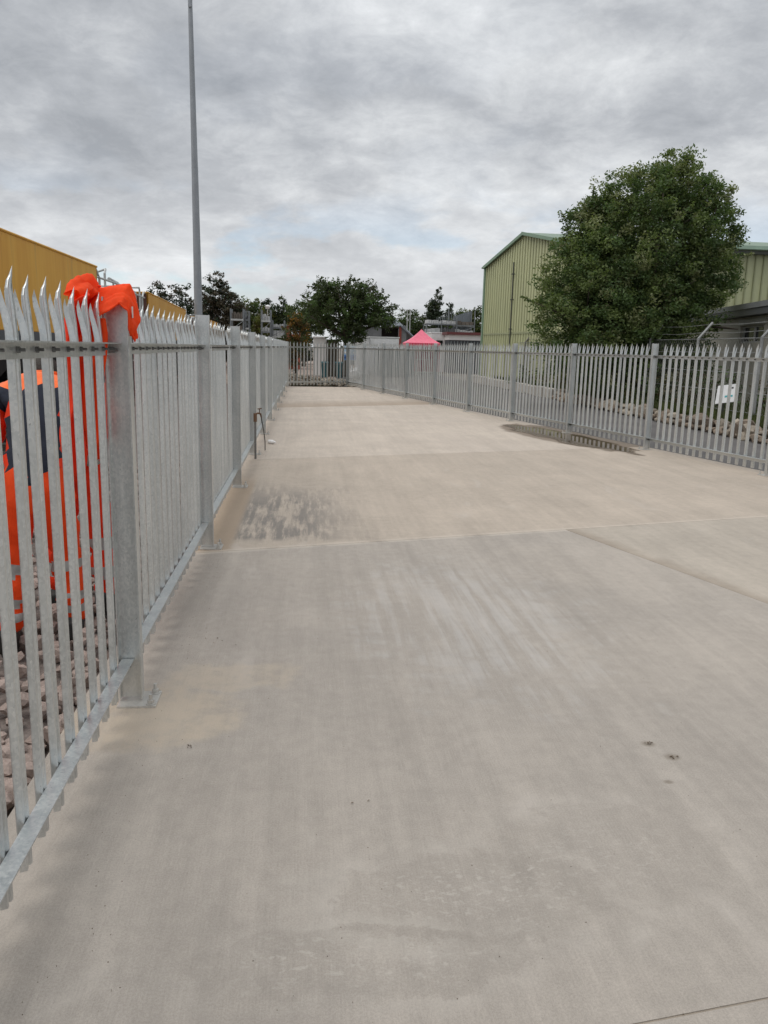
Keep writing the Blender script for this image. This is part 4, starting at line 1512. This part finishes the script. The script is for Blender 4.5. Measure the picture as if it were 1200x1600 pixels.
# profiled cladding: standing ribs, each its own piece
rib = MB()
n_r = 33
for k in range(n_r):
    s = (k + .5) / n_r
    p = A0.lerp(A1, s) - nin * .022
    zt = HE + (HR - HE) * (1 - abs(s - .5) * 2) - .10
    c = MB()
    c.add([(p.x - u.x * .05, p.y - u.y * .05, .3), (p.x - u.x * .03 - nin.x * .03, p.y - u.y * .03 - nin.y * .03, .3), (p.x + u.x * .03 - nin.x * .03, p.y + u.y * .03 - nin.y * .03, .3), (p.x + u.x * .05, p.y + u.y * .05, .3)]
          + [(p.x - u.x * .05, p.y - u.y * .05, zt), (p.x - u.x * .03 - nin.x * .03, p.y - u.y * .03 - nin.y * .03, zt), (p.x + u.x * .03 - nin.x * .03, p.y + u.y * .03 - nin.y * .03, zt), (p.x + u.x * .05, p.y + u.y * .05, zt)],
          [(0, 1, 5, 4), (1, 2, 6, 5), (2, 3, 7, 6), (4, 5, 6, 7)])
    c.build('cladding_rib', M['clad'], wh)
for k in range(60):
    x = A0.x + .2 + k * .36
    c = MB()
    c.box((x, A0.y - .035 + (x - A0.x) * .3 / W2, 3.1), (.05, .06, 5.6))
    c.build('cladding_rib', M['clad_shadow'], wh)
b = MB()
ov = .28
for P0, P1 in ((A0, B0), (A1, B1)):
    sgn = -1 if P0 is A0 else 1
    e0, e1 = P0 - nin * .18, P1 + nin * .1
    b.slab([up(e0 + u * (sgn * ov), HE - .02), up(e1 + u * (sgn * ov), HE - .02), up(RB + nin * .1, HR + .06), up(RG - nin * .18, HR + .06)][::(1 if sgn < 0 else -1)], .07)
b.build('roof', M['roof_sheet'], wh)
b = MB()
for P0 in (A0, A1):
    q0, q1 = P0 - nin * .20, RG - nin * .20
    b.slab([up(q0, HE - .12), up(q1, HR - .05), up(q1, HR + .09), up(q0, HE + .03)], .05)
b.build('verge_trim', M['green_trim'], wh)
b = MB()
b.box(((A0.x + B0.x) / 2, A0.y - .34, HE - .02), (W2, .16, .14), rz=.3 / W2)
b.build('gutter', M['gutter'], wh)
b = MB()
b.box(((A0.x + B0.x) / 2, A0.y - .13, HE - .19), (W2, .20, .12), rz=.3 / W2)
b.build('eaves_shadow_strip', M['dark_pipe'], wh)  # dark strip standing for the shadow beneath the gutter
b = MB()
q = A1 - nin * .04
b.box((q.x, q.y, HE / 2), (.14, .24, HE))
b.build('corner_trim', M['green_trim'], wh)
b = MB()
q = A0.lerp(A1, .60) - nin * .12
b.tube([(q.x, q.y, .4), (q.x, q.y, 5.85)], .034, 8)
for z in (1.6, 2.7, 4.1, 5.3):
    b.box((q.x, q.y, z), (.12, .20, .05))
b.build('drain_pipe', M['dark_pipe'], wh)
b = MB()
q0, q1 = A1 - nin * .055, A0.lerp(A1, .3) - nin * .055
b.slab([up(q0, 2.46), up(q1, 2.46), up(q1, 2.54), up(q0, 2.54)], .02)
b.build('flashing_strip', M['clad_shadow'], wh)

# grey annex in front of the long wall
an = empty('annex', (14.3, 27, 0), 0, 'single storey grey rendered annex with dark flat roof right of the large tree', 'building')
C0, C1 = Vector((15.45, 32.6, 0)), Vector((12.3, 17.5, 0))
ua = (C1 - C0).normalized()
na = Vector((-ua.y, ua.x, 0))
na = na if na.x > 0 else -na
LA = (C1 - C0).length


def AP(y, off, z):
    p = C0 + ua * ((C0.y - y) / -ua.y) - na * off
    return (p.x, p.y, z)


WY = (23.05, 25.15)
WZ = (2.06, 2.58)
b = MB()
for ya, yb, z0, z1 in ((32.6, WY[1], 0, 2.85), (WY[0], 17.5, 0, 2.85), (WY[1], WY[0], 0, WZ[0]), (WY[1], WY[0], WZ[1], 2.85)):
    b.slab([AP(ya, 0, z0), AP(yb, 0, z0), AP(yb, 0, z1), AP(ya, 0, z1)], .22)
b.slab([up(C1, 0), up(C1 + na * 8, 0), up(C1 + na * 8, 2.85), up(C1, 2.85)], .2)
b.build('wall', M['render_grey'], an)
b = MB()
b.slab([AP(32.6, .30, 2.86), AP(17.3, .30, 2.86), AP(17.3, -8, 2.86), AP(32.6, -8, 2.86)], -.30)
b.build('roof', M['fascia'], an)
b = MB()
b.slab([AP(32.6, .33, 3.06), AP(17.2, .33, 3.06), AP(17.2, .33, 3.22), AP(32.6, .33, 3.22)], .40)
b.build('roof_capping', M['fascia_lt'], an)
b = MB()
b.slab([AP(WY[1], -.14, WZ[0]), AP(WY[0], -.14, WZ[0]), AP(WY[0], -.14, WZ[1]), AP(WY[1], -.14, WZ[1])], .02)
w_ = b.build('window', M['glass'], an)
b = MB()
for ya, yb, z0, z1 in ((WY[1], WY[0], WZ[0], WZ[0] + .05), (WY[1], WY[0], WZ[1] - .05, WZ[1]), (WY[1], WY[1] - .06, WZ[0] + .05, WZ[1] - .05), (WY[0] + .06, WY[0], WZ[0] + .05, WZ[1] - .05), (24.13, 24.07, WZ[0] + .05, WZ[1] - .05)):
    b.slab([AP(ya, -.08, z0), AP(yb, -.08, z0), AP(yb, -.08, z1), AP(ya, -.08, z1)], .05)
b.build('frame', M['frame'], w_)
b = MB()
b.slab([AP(WY[1] + .15, .04, WZ[1] + .03), AP(WY[0] - .15, .04, WZ[1] + .03), AP(WY[0] - .15, .04, WZ[1] + .2), AP(WY[1] + .15, .04, WZ[1] + .2)], .05)
b.build('lintel', M['frame'], an)
b = MB()
b.slab([AP(22.2, .05, .55), AP(21.2, .05, .55), AP(21.2, .05, 1.25), AP(22.2, .05, 1.25)], .05)
vt = b.build('vent', M['frame'], an)
for k in range(6):
    b = MB()
    b.slab([AP(22.1, .075, .62 + k * .1), AP(21.3, .075, .62 + k * .1), AP(21.3, .06, .68 + k * .1), AP(22.1, .06, .68 + k * .1)], .02)
    b.build('louvre', M['dark_pipe'], vt)

# ------------------------------------------------------------------ bank, rubble edging, weeds
b = MB()
b.prism([(9.05, 12), (30, 12), (30, 33), (10.7, 33), (9.3, 44), (9.0, 44)], -.1, .22)
tag(b.build('grass_bank', M['soil']), 'low soil and grass bank between road and buildings', kind='structure')
rg = np.random.default_rng(5)
gv, gf = [], []
for k in range(15000):
    y = 13 + 26 * rg.random() ** 1.4
    x = 9.15 + rg.random() ** 1.6 * 3.2
    if y > 31:
        x = 9.1 + rg.random() * .35
    hgt = rg.uniform(.06, .24) * (1.6 if rg.random() < .08 else 1)
    a = rg.uniform(0, 6.28)
    dx, dy = math.cos(a) * .018, math.sin(a) * .018
    lx, ly = rg.normal() * .05, rg.normal() * .05
    o = len(gv)
    gv += [(x - dx, y - dy, .215), (x + dx, y + dy, .215), (x + lx, y + ly, .22 + hgt)]
    gf.append((o, o + 1, o + 2))
tag(link_mesh('grass', mesh_from('grass', gv, gf, M['grass'])), 'rough grass on the bank behind the rubble edging', kind='stuff')

re_ = empty('rubble_edging', (8.95, 18, 0), 0, 'line of rough pale stones edging the road beyond the right fence', 'stone edging')
RST = [stone_mesh('stone', M['rubble'], 100 + k, 2, .3, .8) for k in range(5)] + [stone_mesh('stone', M['rubble_dk'], 120 + k, 2, .3, .8) for k in range(3)]
rr = random.Random(17)
y = 12.4
cnt = 0
while y < 28.5:
    w = rr.uniform(.11, .22)
    for lay in range(2):
        s = w * rr.uniform(.65, 1.0)
        big = (lay == 1 and rr.random() < .12)
        if big:
            s = .27
        k = rr.choice([0, 1, 2, 3, 4, 5, 6, 7]) if lay else rr.choice([5, 6, 7, 0])
        link_mesh('stone', RST[k], re_, Vector((8.86 + .10 * lay + rr.uniform(-.05, .05), y + rr.uniform(-.08, .08), .04 + .13 * lay)) - ORG[re_.name],
                  (rr.uniform(-.5, .5), rr.uniform(-.5, .5), rr.uniform(0, 6.28)), (s, s * rr.uniform(.7, 1), s * rr.uniform(.7, 1)))
        cnt += 1
    y += w * 1.35
kb = empty('block_kerb', (8.95, 34, 0), 0, 'row of pale concrete kerb blocks continuing the stone edging in front of the warehouse', 'kerb')
y = 28.6
while y < 44:
    b = MB()
    L = rr.uniform(.85, 1.15)
    b.box((8.95 + rr.uniform(-.03, .03), y + L / 2, .15), (.28, L - .04, .36 + rr.uniform(-.03, .04)), rz=rr.uniform(-.03, .03))
    b.build('block', M['kerb'], kb, bevel=.02)
    y += L
shr = [(9.6, 29.5, .75), (10.2, 27.8, .8), (9.7, 22.6, .7), (10.9, 21.5, .8), (12.0, 20.2, .7), (10.1, 30.8, .8), (9.4, 33.5, .6), (12.6, 23.6, .9), (11.4, 23.0, .9)]
wlabels = ['dark shrub under the left edge of the large tree', 'dark shrub below the middle of the large tree', 'shrub at the foot of the chain-link fence before the tree', 'low shrub right of the large tree, behind the chain-link fence', 'low shrub against the grey annex wall near the leaning sign', 'dark shrub by the warehouse corner', 'small shrub at the foot of the green gable wall', 'taller shrub between the large tree and the annex', 'shrub below the right edge of the large tree']
for k, ((x, y, s), lb) in enumerate(zip(shr, wlabels)):
    p = empty('shrub', (x, y, .2), 0, lb, 'shrub', 'shrubs on the bank')
    rg = np.random.default_rng(60 + k)
    cl = [(x + rg.normal() * s * .55, y + rg.normal() * s * .5, .3 + abs(rg.normal()) * s * .45, .22, 26, .06, rg.integers(3)) for _ in range(26)]
    leaf_cloud('foliage', cl, [M['leaf_dark'], M['leaf_green'], M['leaf_brown']], p, 60 + k)
    b = MB()
    for j in range(4):
        b.tube([(x, y, .15), (x + rg.normal() * s * .3, y + rg.normal() * s * .3, .3 + s * .6)], [.02, .008], 5)
    b.build('stem', M['bark'], p)

# ------------------------------------------------------------------ chain-link fence with cranked barbed-wire arms
cf = empty('barbed_wire_fence', (10.2, 28, .2), 0, 'old wire fence with cranked posts and barbed strands in front of the large tree', 'fence')
cys = [14.5, 17.5, 20.5, 23.5, 26.6, 30.0, 33.6, 37.4, 41.5]
for y in cys:
    b = MB()
    b.tube([(10.2, y, .1), (10.2, y, 2.08)], .038, 8)
    b.tube([(10.2, y, 2.06), (10.52, y - .06, 2.48)], .034, 8)
    b.build('post', M['lagging'] if y > 25 else M['wire'], cf)
for z, dx in ((2.22, .12), (2.43, .29)):
    b = MB()
    b.tube([(10.2 + dx, y, z - (.03 if i % 2 else 0)) for i, y in enumerate(np.linspace(cys[0], cys[-1], 19))], .006, 4, False)
    b.build('barbed_strand', M['wire'], cf)
for z in (.35, .8, 1.25, 1.72, 2.05):
    b = MB()
    b.tube([(10.2, cys[0], z), (10.2, cys[-1], z)], .009, 4, False)
    b.build('line_wire', M['wire'], cf)
b = MB()
y0 = 14.6
for k in range(220):
    ya = 14.5 + k * .12
    for sg in (1, -1):
        a0 = ya if sg > 0 else ya + 1.85
        b.tube([(10.2, ya if sg > 0 else ya + 1.8, .25), (10.2, ya + 1.8 if sg > 0 else ya, 2.05)], .0022, 3, False)
tag(b.build('wire_mesh', M['wire'], cf), kind='stuff')

# leaning information board on the bank
sg_ = empty('sign_board', (9.6, 17.45, .2), 0, 'tilted white notice board with a teal band on the bank behind the right fence', 'sign')
b = MB()
b.tube([(9.50, 17.62, .1), (9.46, 17.5, .80)], .028, 8)
b.tube([(9.62, 17.65, .1), (9.60, 17.5, .80)], .028, 8)
b.build('leg', M['dark_pipe'], sg_)
cx = Vector((9.44, 17.40, .80))
eu = Vector((.93, .16, .10)).normalized()
ev = Vector((.28, .42, .72)).normalized()
b = MB()
b.slab([cx - eu * .24 - ev * .24, cx + eu * .24 - ev * .24, cx + eu * .24 + ev * .24, cx - eu * .24 + ev * .24], .025)
b.build('panel', M['white'], sg_)
nn_ = eu.cross(ev).normalized() * .004
b = MB()
b.slab([cx - eu * .03 - ev * .10 + nn_, cx + eu * .18 - ev * .10 + nn_, cx + eu * .18 - ev * .05 + nn_, cx - eu * .03 - ev * .05 + nn_], .003)
b.build('band', M['teal_band'], sg_)
b = MB()
b.slab([cx + eu * .12 + ev * .12 + nn_, cx + eu * .17 + ev * .12 + nn_, cx + eu * .17 + ev * .16 + nn_, cx + eu * .12 + ev * .16 + nn_], .003)
b.build('mark', M['interior'], sg_)

# ------------------------------------------------------------------ things beyond the far fence
# pink gazebo
gz = empty('gazebo', (8.06, 57, 0), 0, 'pink pop-up gazebo with deep pink valance and side walls beyond the right fence', 'gazebo')
gx, gy, hw = 8.06, 57.0, 1.18
apex = (gx, gy, 3.0)
cor = [(gx - hw, gy - hw, 2.05), (gx + hw, gy - hw, 2.05), (gx + hw, gy + hw, 2.05), (gx - hw, gy + hw, 2.05)]
for i in range(4):
    p, q = cor[i], cor[(i + 1) % 4]
    nseg = 5
    vv, ff = [], []
    for j in range(nseg + 1):
        t = j / nseg
        sag = -.10 * math.sin(math.pi * t)
        l_ = Vector(p).lerp(Vector(apex), t)
        r_ = Vector(q).lerp(Vector(apex), t)
        l_.z += sag
        r_.z += sag
        vv += [tuple(l_), tuple(r_)]
    for j in range(nseg):
        ff.append((2 * j, 2 * j + 1, 2 * j + 3, 2 * j + 2))
    b = MB()
    b.add(vv, ff)
    oo = b.build('roof_panel', M['pink'], gz)
    oo.modifiers.new('thick', 'SOLIDIFY').thickness = .01
    b = MB()
    b.slab([(p[0], p[1], 1.83), (q[0], q[1], 1.83), q, p], .012)
    b.build('valance', M['pink_dk'], gz)
    b = MB()
    b.tube([(p[0] * .985 + gx * .015, p[1] * .998 + gy * .002, 0), (p[0] * .985 + gx * .015, p[1] * .998 + gy * .002, 2.0)], .022, 6)
    b.build('leg', M['white'], gz)
for i in (1, 2, 3):
    p, q = cor[i], cor[(i + 1) % 4]
    vv, ff = [], []
    for j in range(13):
        t = j / 12
        x, y = p[0] + (q[0] - p[0]) * t, p[1] + (q[1] - p[1]) * t
        w = .03 * math.sin(j * 2.1)
        vv += [(x + (gx - x) * .03 + w, y + (gy - y) * .03 + w, .05), (x + (gx - x) * .02, y + (gy - y) * .02, 1.86)]
    for j in range(12):
        ff.append((2 * j, 2 * j + 2, 2 * j + 3, 2 * j + 1))
    b = MB()
    b.add(vv, ff)
    oo = b.build('side_wall', M['pink_wall'], gz)
    oo.modifiers.new('thick', 'SOLIDIFY').thickness = .008

# white container with grey-blue panels standing beside it
def box_unit(name, label, cat, lo, hi, body, roof=None, ribs=0, doors=0, group=None):
    t = empty(name, ((lo[0] + hi[0]) / 2, (lo[1] + hi[1]) / 2, lo[2]), 0, label, cat, group)
    b = MB()
    b.span(lo, hi)
    b.build('body', body, t, bevel=.03)
    b = MB()
    b.span((lo[0] - .04, lo[1] - .04, hi[2] + .002), (hi[0] + .04, hi[1] + .04, hi[2] + .07))
    b.build('roof', roof or body, t)
    for k in range(ribs):
        x = lo[0] + (k + .5) * (hi[0] - lo[0]) / ribs
        b = MB()
        b.span((x - .03, lo[1] - .035, lo[2] + .1), (x + .03, lo[1] - .002, hi[2] - .08))
        b.build('rib', body, t)
    for k in range(doors):
        x = lo[0] + (k + .5) * (hi[0] - lo[0]) / doors
        b = MB()
        b.span((x - .35, lo[1] - .03, lo[2] + .08), (x + .35, lo[1] - .002, lo[2] + 1.9))
        d = b.build('door', M['offwhite'], t)
        b = MB()
        b.span((x + .2, lo[1] - .07, lo[2] + .9), (x + .28, lo[1] - .032, lo[2] + 1.0))
        b.build('handle', M['rack'], d)
    return t


box_unit('container', 'white box container with pale end wall behind the far corner of the fences', 'container', (4.02, 52, -.1), (5.92, 57, 2.28), M['offwhite'], M['white'], 7)
box_unit('store_cabin', 'narrow white cabin end standing left of the long white container', 'cabin', (3.35, 51.6, -.1), (3.98, 56, 2.26), M['white'], M['white'], 0, 0)
box_unit('container', 'low blue grey container seen through the pales in front of the white one', 'container', (4.2, 48.5, -.1), (6.5, 50.6, 1.62), M['blue_grey'], M['blue_grey'], 9)
box_unit('store_cabin', 'small white cabin behind the far fence below the dark tree', 'cabin', (.44, 48, -.1), (1.18, 50, 2.14), M['white'], M['offwhite'], 0, 1)
box_unit('shed', 'weathered brown grey shed beside the small white cabin', 'shed', (1.24, 48.6, -.1), (1.95, 50.5, 2.0), M['timber'], M['slate_wall'], 4)

# grey barn with open dark bay
bn = empty('barn', (7.4, 76, 0), 0, 'blue grey barn with a dark open bay behind the white container', 'barn')
b = MB()
b.span((4.6, 75, -.1), (6.9, 75.15, 3.55))
b.span((8.75, 75, -.1), (9.2, 75.15, 3.7))
b.span((4.6, 84, -.1), (10.2, 84.15, 3.7))
b.span((10.05, 75.15, -.1), (10.2, 84, 2.4))
b.build('wall', M['slate_wall'], bn)
b = MB()
b.slab([(4.5, 74.8, 3.62), (8.55, 74.8, 3.62), (8.3, 79.5, 4.75), (4.5, 79.5, 4.75)], -.1)
b.slab([(8.56, 74.8, 3.7), (10.5, 74.9, 2.1), (10.5, 84.2, 2.1), (8.3, 79.5, 4.75)], -.1)
b.build('roof', M['slate'], bn)
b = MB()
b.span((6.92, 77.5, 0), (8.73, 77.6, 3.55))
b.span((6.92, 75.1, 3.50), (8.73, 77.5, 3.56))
b.build('bay_shade_sheets', M['interior'], bn)  # near-black sheets put the shade of the open bay into colour
b = MB()
b.span((8.5, 74.9, 0), (8.74, 74.98, 3.6))
b.build('bay_post', M['rust'], bn)
b = MB()
for k in range(12):
    b.add([], [])
    b.span((4.7 + k * .19, 74.95, .1), (4.74 + k * .19, 74.998, 3.5))
b.build('wall_ribs', M['slate_wall'], bn)

# net poles
npz = empty('net_screen', (9.4, 80, 0), 0, 'tall thin net poles rising behind the grey barn', 'net')
for x in (9.0, 10.6, 10.9):
    b = MB()
    b.tube([(x, 86, 0), (x, 86, 5.7)], .05, 6)
    b.build('pole', M['pipe'], npz)
b = MB()
b.tube([(9.0, 86, 5.65), (10.9, 86, 5.65)], .03, 6)
b.build('rail', M['pipe'], npz)


def rack(label, x0, x1, y0, y1, levels, top, seed, group, slope=0.0, stock='mixed'):
    """steel stillage rack: uprights, beams, braces, stock on each level"""
    rr = random.Random(seed)
    t = empty('storage_rack', ((x0 + x1) / 2, (y0 + y1) / 2, 0), 0, label, 'rack', group)
    n = max(2, int(round((x1 - x0) / 1.1)) + 1)
    for i in range(n):
        x = x0 + (x1 - x0) * i / (n - 1)
        for y in (y0, y1):
            b = MB()
            b.span((x - .04, y - .04, 0), (x + .04, y + .04, top - slope * (1 - i / (n - 1))))
            b.build('upright', M['rack'], t)
    for z in levels:
        for y in (y0, y1):
            b = MB()
            b.span((x0, y - .062, z - .05), (x1, y - .042, z + .05))
            b.build('beam', M['pipe'] if rr.random() < .4 else M['rack'], t)
    for i in range(n - 1):
        xa, xb = x0 + (x1 - x0) * i / (n - 1), x0 + (x1 - x0) * (i + 1) / (n - 1)
        for j, z in enumerate(levels):
            zt = levels[j + 1] if j + 1 < len(levels) else min(top, z + .6)
            hh = (zt - z - .12) * rr.uniform(.55, .95)
            b = MB()
            c = rr.choice([M['rack_dk'], M['rack_lt'], M['rack_dk'], M['rack_lt'], M['timber']]) if stock == 'mixed' else M[stock]
            m = rr.randint(3, 6)
            for q in range(m):
                xs = xa + .06 + (xb - xa - .12) * q / m
                h2 = hh * rr.uniform(.6, 1)
                b.span((xs + .01, y0 + .08, z + .055), (xs + (xb - xa - .12) / m - .02, y1 - .08, z + .055 + h2))
            b.build('stock', c, t)
            if rr.random() < .5:
                b = MB()
                b.tube([(xa, y0 - .07, z + .06), (xb, y0 - .07, zt - .06)], .018, 5)
                b.build('brace', M['rack'], t)
    return t


GR = 'steel storage racks in the yards'
rack('steel rack with fanned dark poles, left of the right-hand pair', 10.15, 12.75, 69, 70.5, [1.2, 2.1, 2.95, 3.75], 4.3, 1, GR, .5)
rack('steel rack of pale bundles beside the green warehouse', 12.95, 14.5, 70, 71.4, [1.2, 2.1, 2.95, 3.7], 5.0, 2, GR, .5)
b = MB()
for k in range(9):
    b.span((11.3 + k * .16, 70.7, 3.8), (11.34 + k * .16, 70.74, 4.35 + k * .08))
b.tube([(12.6, 70.7, 4.9), (13.4, 70.7, 3.7)], .04, 5)
b.tube([(12.3, 70.6, 2.0), (12.3, 70.6, 5.1)], .05, 6)
tag(b.build('pole_bundle', M['rack']), 'fan of upright grey poles on top of the left-hand steel rack', 'poles')
b = MB()
for k in range(10):
    b.span((12.9 + k * .165, 71.5, 3.0), (13.05 + k * .165, 71.55, 4.55 + k * .055))
tag(b.build('sheet_stack', M['slate']), 'row of grey sheets standing behind the rack of pale bundles', 'sheets')
rack('tall brownish rack just beyond the fourth left fence post', -4.5, -3.75, 50, 51, [.8, 1.6, 2.4, 3.1], 3.75, 3, GR, 0, 'timber')
rack('slim dark rack beside the tall brownish rack', -3.66, -3.45, 50.4, 51, [.8, 1.7, 2.6, 3.1], 3.65, 4, GR, 0, 'rack_dk')
rack('tall grey scaffold rack right of the olive poplar', -2.95, -2.35, 55, 56, [.9, 1.7, 2.5, 3.2], 3.95, 5, GR, 0, 'rack_lt')
rack('lower cluttered rack beside the red building', -2.25, -1.45, 55.4, 56.5, [.8, 1.5, 2.2, 2.8], 3.3, 6, GR)

# cabins under the racks
cb = box_unit('store_cabin', 'white cabin with dark window right of the pink gazebo', 'cabin', (9.85, 64, -.1), (11.3, 67, 2.9), M['white'], M['offwhite'])
b = MB()
b.span((10.25, 63.95, 1.9), (10.75, 63.995, 2.35))
b.build('window', M['glass'], cb)
lc = empty('long_cabin', (12.3, 62.5, 0), 0, 'long low cabin with maroon roof edge and white fascia beside the warehouse', 'cabin')
b = MB()
b.span((10.95, 62, -.1), (14.2, 65, 2.38))
b.build('body', M['wagon_grey'], lc)
b = MB()
b.span((10.9, 61.9, 2.385), (14.2, 65, 2.78))
b.build('fascia', M['white'], lc)
b = MB()
b.span((10.7, 61.7, 2.785), (14.2, 65.1, 2.98))
b.build('roof_edge', M['maroon'], lc)
for k in range(12):
    b = MB()
    b.span((11.05 + k * .26, 61.95, .2), (11.10 + k * .26, 61.995, 2.3))
    b.build('batten', M['blue_grey'], lc)

# red building fragment behind the russet bush
rb = empty('brick_building', (-.8, 62, 0), 0, 'red brick building with a white window half hidden by the russet bush', 'building')
b = MB()
b.span((-1.45, 62, -.1), (-.45, 66, 3.1))
b.build('wall', M['brick_red'], rb)
b = MB()
b.span((-1.5, 61.85, 3.102), (-.4, 66.1, 3.2))
b.build('roof', M['slate'], rb)
for x in (-1.12,):
    b = MB()
    b.span((x, 61.95, 2.5), (x + .6, 61.995, 3.0))
    w_ = b.build('window', M['offwhite'], rb)
    b = MB()
    b.span((x + .08, 61.93, 2.56), (x + .52, 61.948, 2.94))
    b.build('pane', M['pale_blue'], w_)

# bins, banner, bulk bag
def bin_(x, y, label):
    t = empty('wheeled_bin', (x, y, -.1), 0, label, 'bin', 'teal bins behind the far fence')
    b = MB()
    b.add([(x - .14, y - .20, .0), (x + .14, y - .20, .0), (x + .14, y + .20, .0), (x - .14, y + .20, .0), (x - .18, y - .26, .72), (x + .18, y - .26, .72), (x + .18, y + .26, .72), (x - .18, y + .26, .72)],
          [(3, 2, 1, 0), (4, 5, 6, 7), (0, 1, 5, 4), (1, 2, 6, 5), (2, 3, 7, 6), (3, 0, 4, 7)])
    b.build('tub', M['teal'], t)
    b = MB()
    b.slab([(x - .20, y - .29, .735), (x + .20, y - .29, .735), (x + .20, y + .28, .80), (x - .20, y + .28, .80)], -.05)
    b.build('lid', M['teal'], t)
    b = MB()
    for s in (-.12, .12):
        b.tube([(x + s - .03, y + .22, .02), (x + s + .03, y + .22, .02)], .10, 10)
    b.build('wheels', M['hose'], t)


bin_(1.02, 44.3, 'teal wheeled bin, left of the two behind the far fence')
bin_(1.80, 44.4, 'teal wheeled bin, right of the two behind the far fence')
bnr = empty('banner_sign', (2.35, 44, 0), 0, 'white and blue notice board with three dark symbols behind the far fence', 'sign')
b = MB()
b.span((2.02, 43.98, .95), (2.68, 44.0, 1.72))
b.build('panel', M['pale_blue'], bnr)
b = MB()
b.span((2.02, 43.972, .97), (2.68, 43.978, 1.24))
b.build('lower_band', M['blue'], bnr)
for k in range(3):
    b = MB()
    x = 2.13 + k * .21
    b.tube([(x, 43.968, 1.10), (x, 43.960, 1.10)], .065, 10)
    b.build('symbol', M['blue_dk'], bnr)
    b = MB()
    b.span((x - .06, 43.968, 1.32), (x + .06, 43.976, 1.40))
    b.build('text_bar', M['white'], bnr)
b = MB()
for x in (2.06, 2.64):
    b.tube([(x, 44.03, 0), (x, 44.03, 1.7)], .025, 6)
b.build('legs', M['pipe'], bnr)
bg = empty('bulk_bag', (2.58, 43.2, -.1), 0, 'slumped white bulk bag beside the blue notice board', 'bag')
bm = bmesh.new()
bmesh.ops.create_icosphere(bm, subdivisions=3, radius=1)
for v in bm.verts:
    c = v.co.copy()
    v.co = Vector((c.x * .30, c.y * .30, .32 + c.z * .36 * (1 + .12 * math.sin(c.x * 6)))) * (1 + .05 * math.sin(9 * c.y + 5 * c.z))
mm = bpy.data.meshes.new('sack')
bm.to_mesh(mm)
bm.free()
mm.materials.append(M['white'])
link_mesh('sack', mm, bg)
b = MB()
for sx in (-.16, .16):
    b.tube([(2.58 + sx, 43.05, .5), (2.58 + sx * 1.1, 43.08, .68), (2.58 + sx * .8, 43.35, .68), (2.58 + sx, 43.38, .5)], .02, 5)
b.build('lifting_loop', M['offwhite'], bg)

# rubble heap just beyond the far fence
hp = empty('rubble_heap', (.2, 36, -.1), 0, 'long heap of pale broken stones just beyond the far fence', 'rubble')
rr = random.Random(23)
n_h = 0
places = []
for k in range(520):
    x = rr.uniform(-.95, 2.3)
    y = 34.0 + rr.random() * 5.5
    top = (.10 + .40 * max(0, 1 - (x + .95) / 3.0)) * math.sin(math.pi * min(1, (y - 33.8) / 4.5)) ** .5 if y < 38.3 else .15
    s = rr.uniform(.06, .13)
    z = -.05 + top * rr.uniform(.55, 1.0)
    if n_h < 170 and y < 36.5:
        n_h += 1
        link_mesh('stone', RST[rr.randint(0, 7)], hp, Vector((x, y, z)) - ORG[hp.name], (rr.uniform(-.6, .6), rr.uniform(-.6, .6), rr.uniform(0, 6)), (s, s, s * .8))
    else:
        places.append((x, y, z, s, rr.uniform(0, 6), rr.uniform(-.6, .6)))
tag(scatter_mesh('small_stones', SMALL, places, M['rubble'], hp), kind='stuff')
b = MB()
b.prism([(-.95, 34.2), (.8, 34.4), (2.2, 36), (1.5, 38.6), (-.95, 38.9)], -.15, .05)
b.build('core', M['soil'], hp)

# crowd barrier by the gazebo and small flood light
br_ = empty('barrier', (8.0, 52, 0), 0, 'pale tubular barrier standing in front of the pink gazebo', 'barrier')
b = MB()
b.tube([(7.1, 52, -.05), (7.1, 52, 1.0), (8.7, 52, 1.0), (8.7, 52, -.05)], .025, 6)
b.build('frame', M['pipe'], br_)
for k in range(8):
    b = MB()
    b.tube([(7.28 + k * .18, 52, .18), (7.28 + k * .18, 52, .98)], .010, 5)
    b.build('bar', M['pipe'], br_)
b = MB()
b.tube([(7.1, 52, .18), (8.7, 52, .18)], .018, 6)
b.build('lower_rail', M['pipe'], br_)
fl = empty('yard_light', (-2.77, 60, 0), 0, 'small white yard light on a thin pole above the scaffold racks', 'lamp')
b = MB()
b.tube([(-2.77, 60, 0), (-2.77, 60, 4.25)], .035, 6)
b.build('pole', M['pipe'], fl)
b = MB()
b.box((-2.77, 59.95, 4.34), (.28, .2, .2), rx=.4)
b.build('lamp_head', M['white'], fl)


# fine grit blown over the slab, thicker along the fence foot and the joints
rg = np.random.default_rng(77)
gp = []
for k in range(650):
    m_ = rg.random()
    if m_ < .35:
        y = 1.2 + 14 * rg.random() ** 1.6
        x = -.70 + abs(rg.normal()) * .10
    elif m_ < .55:
        i_ = rg.integers(0, 3)
        x = rg.uniform(-.9, 4.5)
        y = joint_pt(i_, x)[1] + rg.normal() * .035
    else:
        y = 1.3 + 12 * rg.random() ** 1.8
        x = rg.uniform(-.7, .5 + y * .45)
    gp.append((x, y, .001, float(rg.uniform(.0007, .0023)), rg.uniform(0, 6.28), rg.uniform(-.5, .5)))
tag(scatter_mesh('grit', SMALL, gp, M['debris']), 'fine dark grit and crumbs scattered over the slab', kind='stuff')
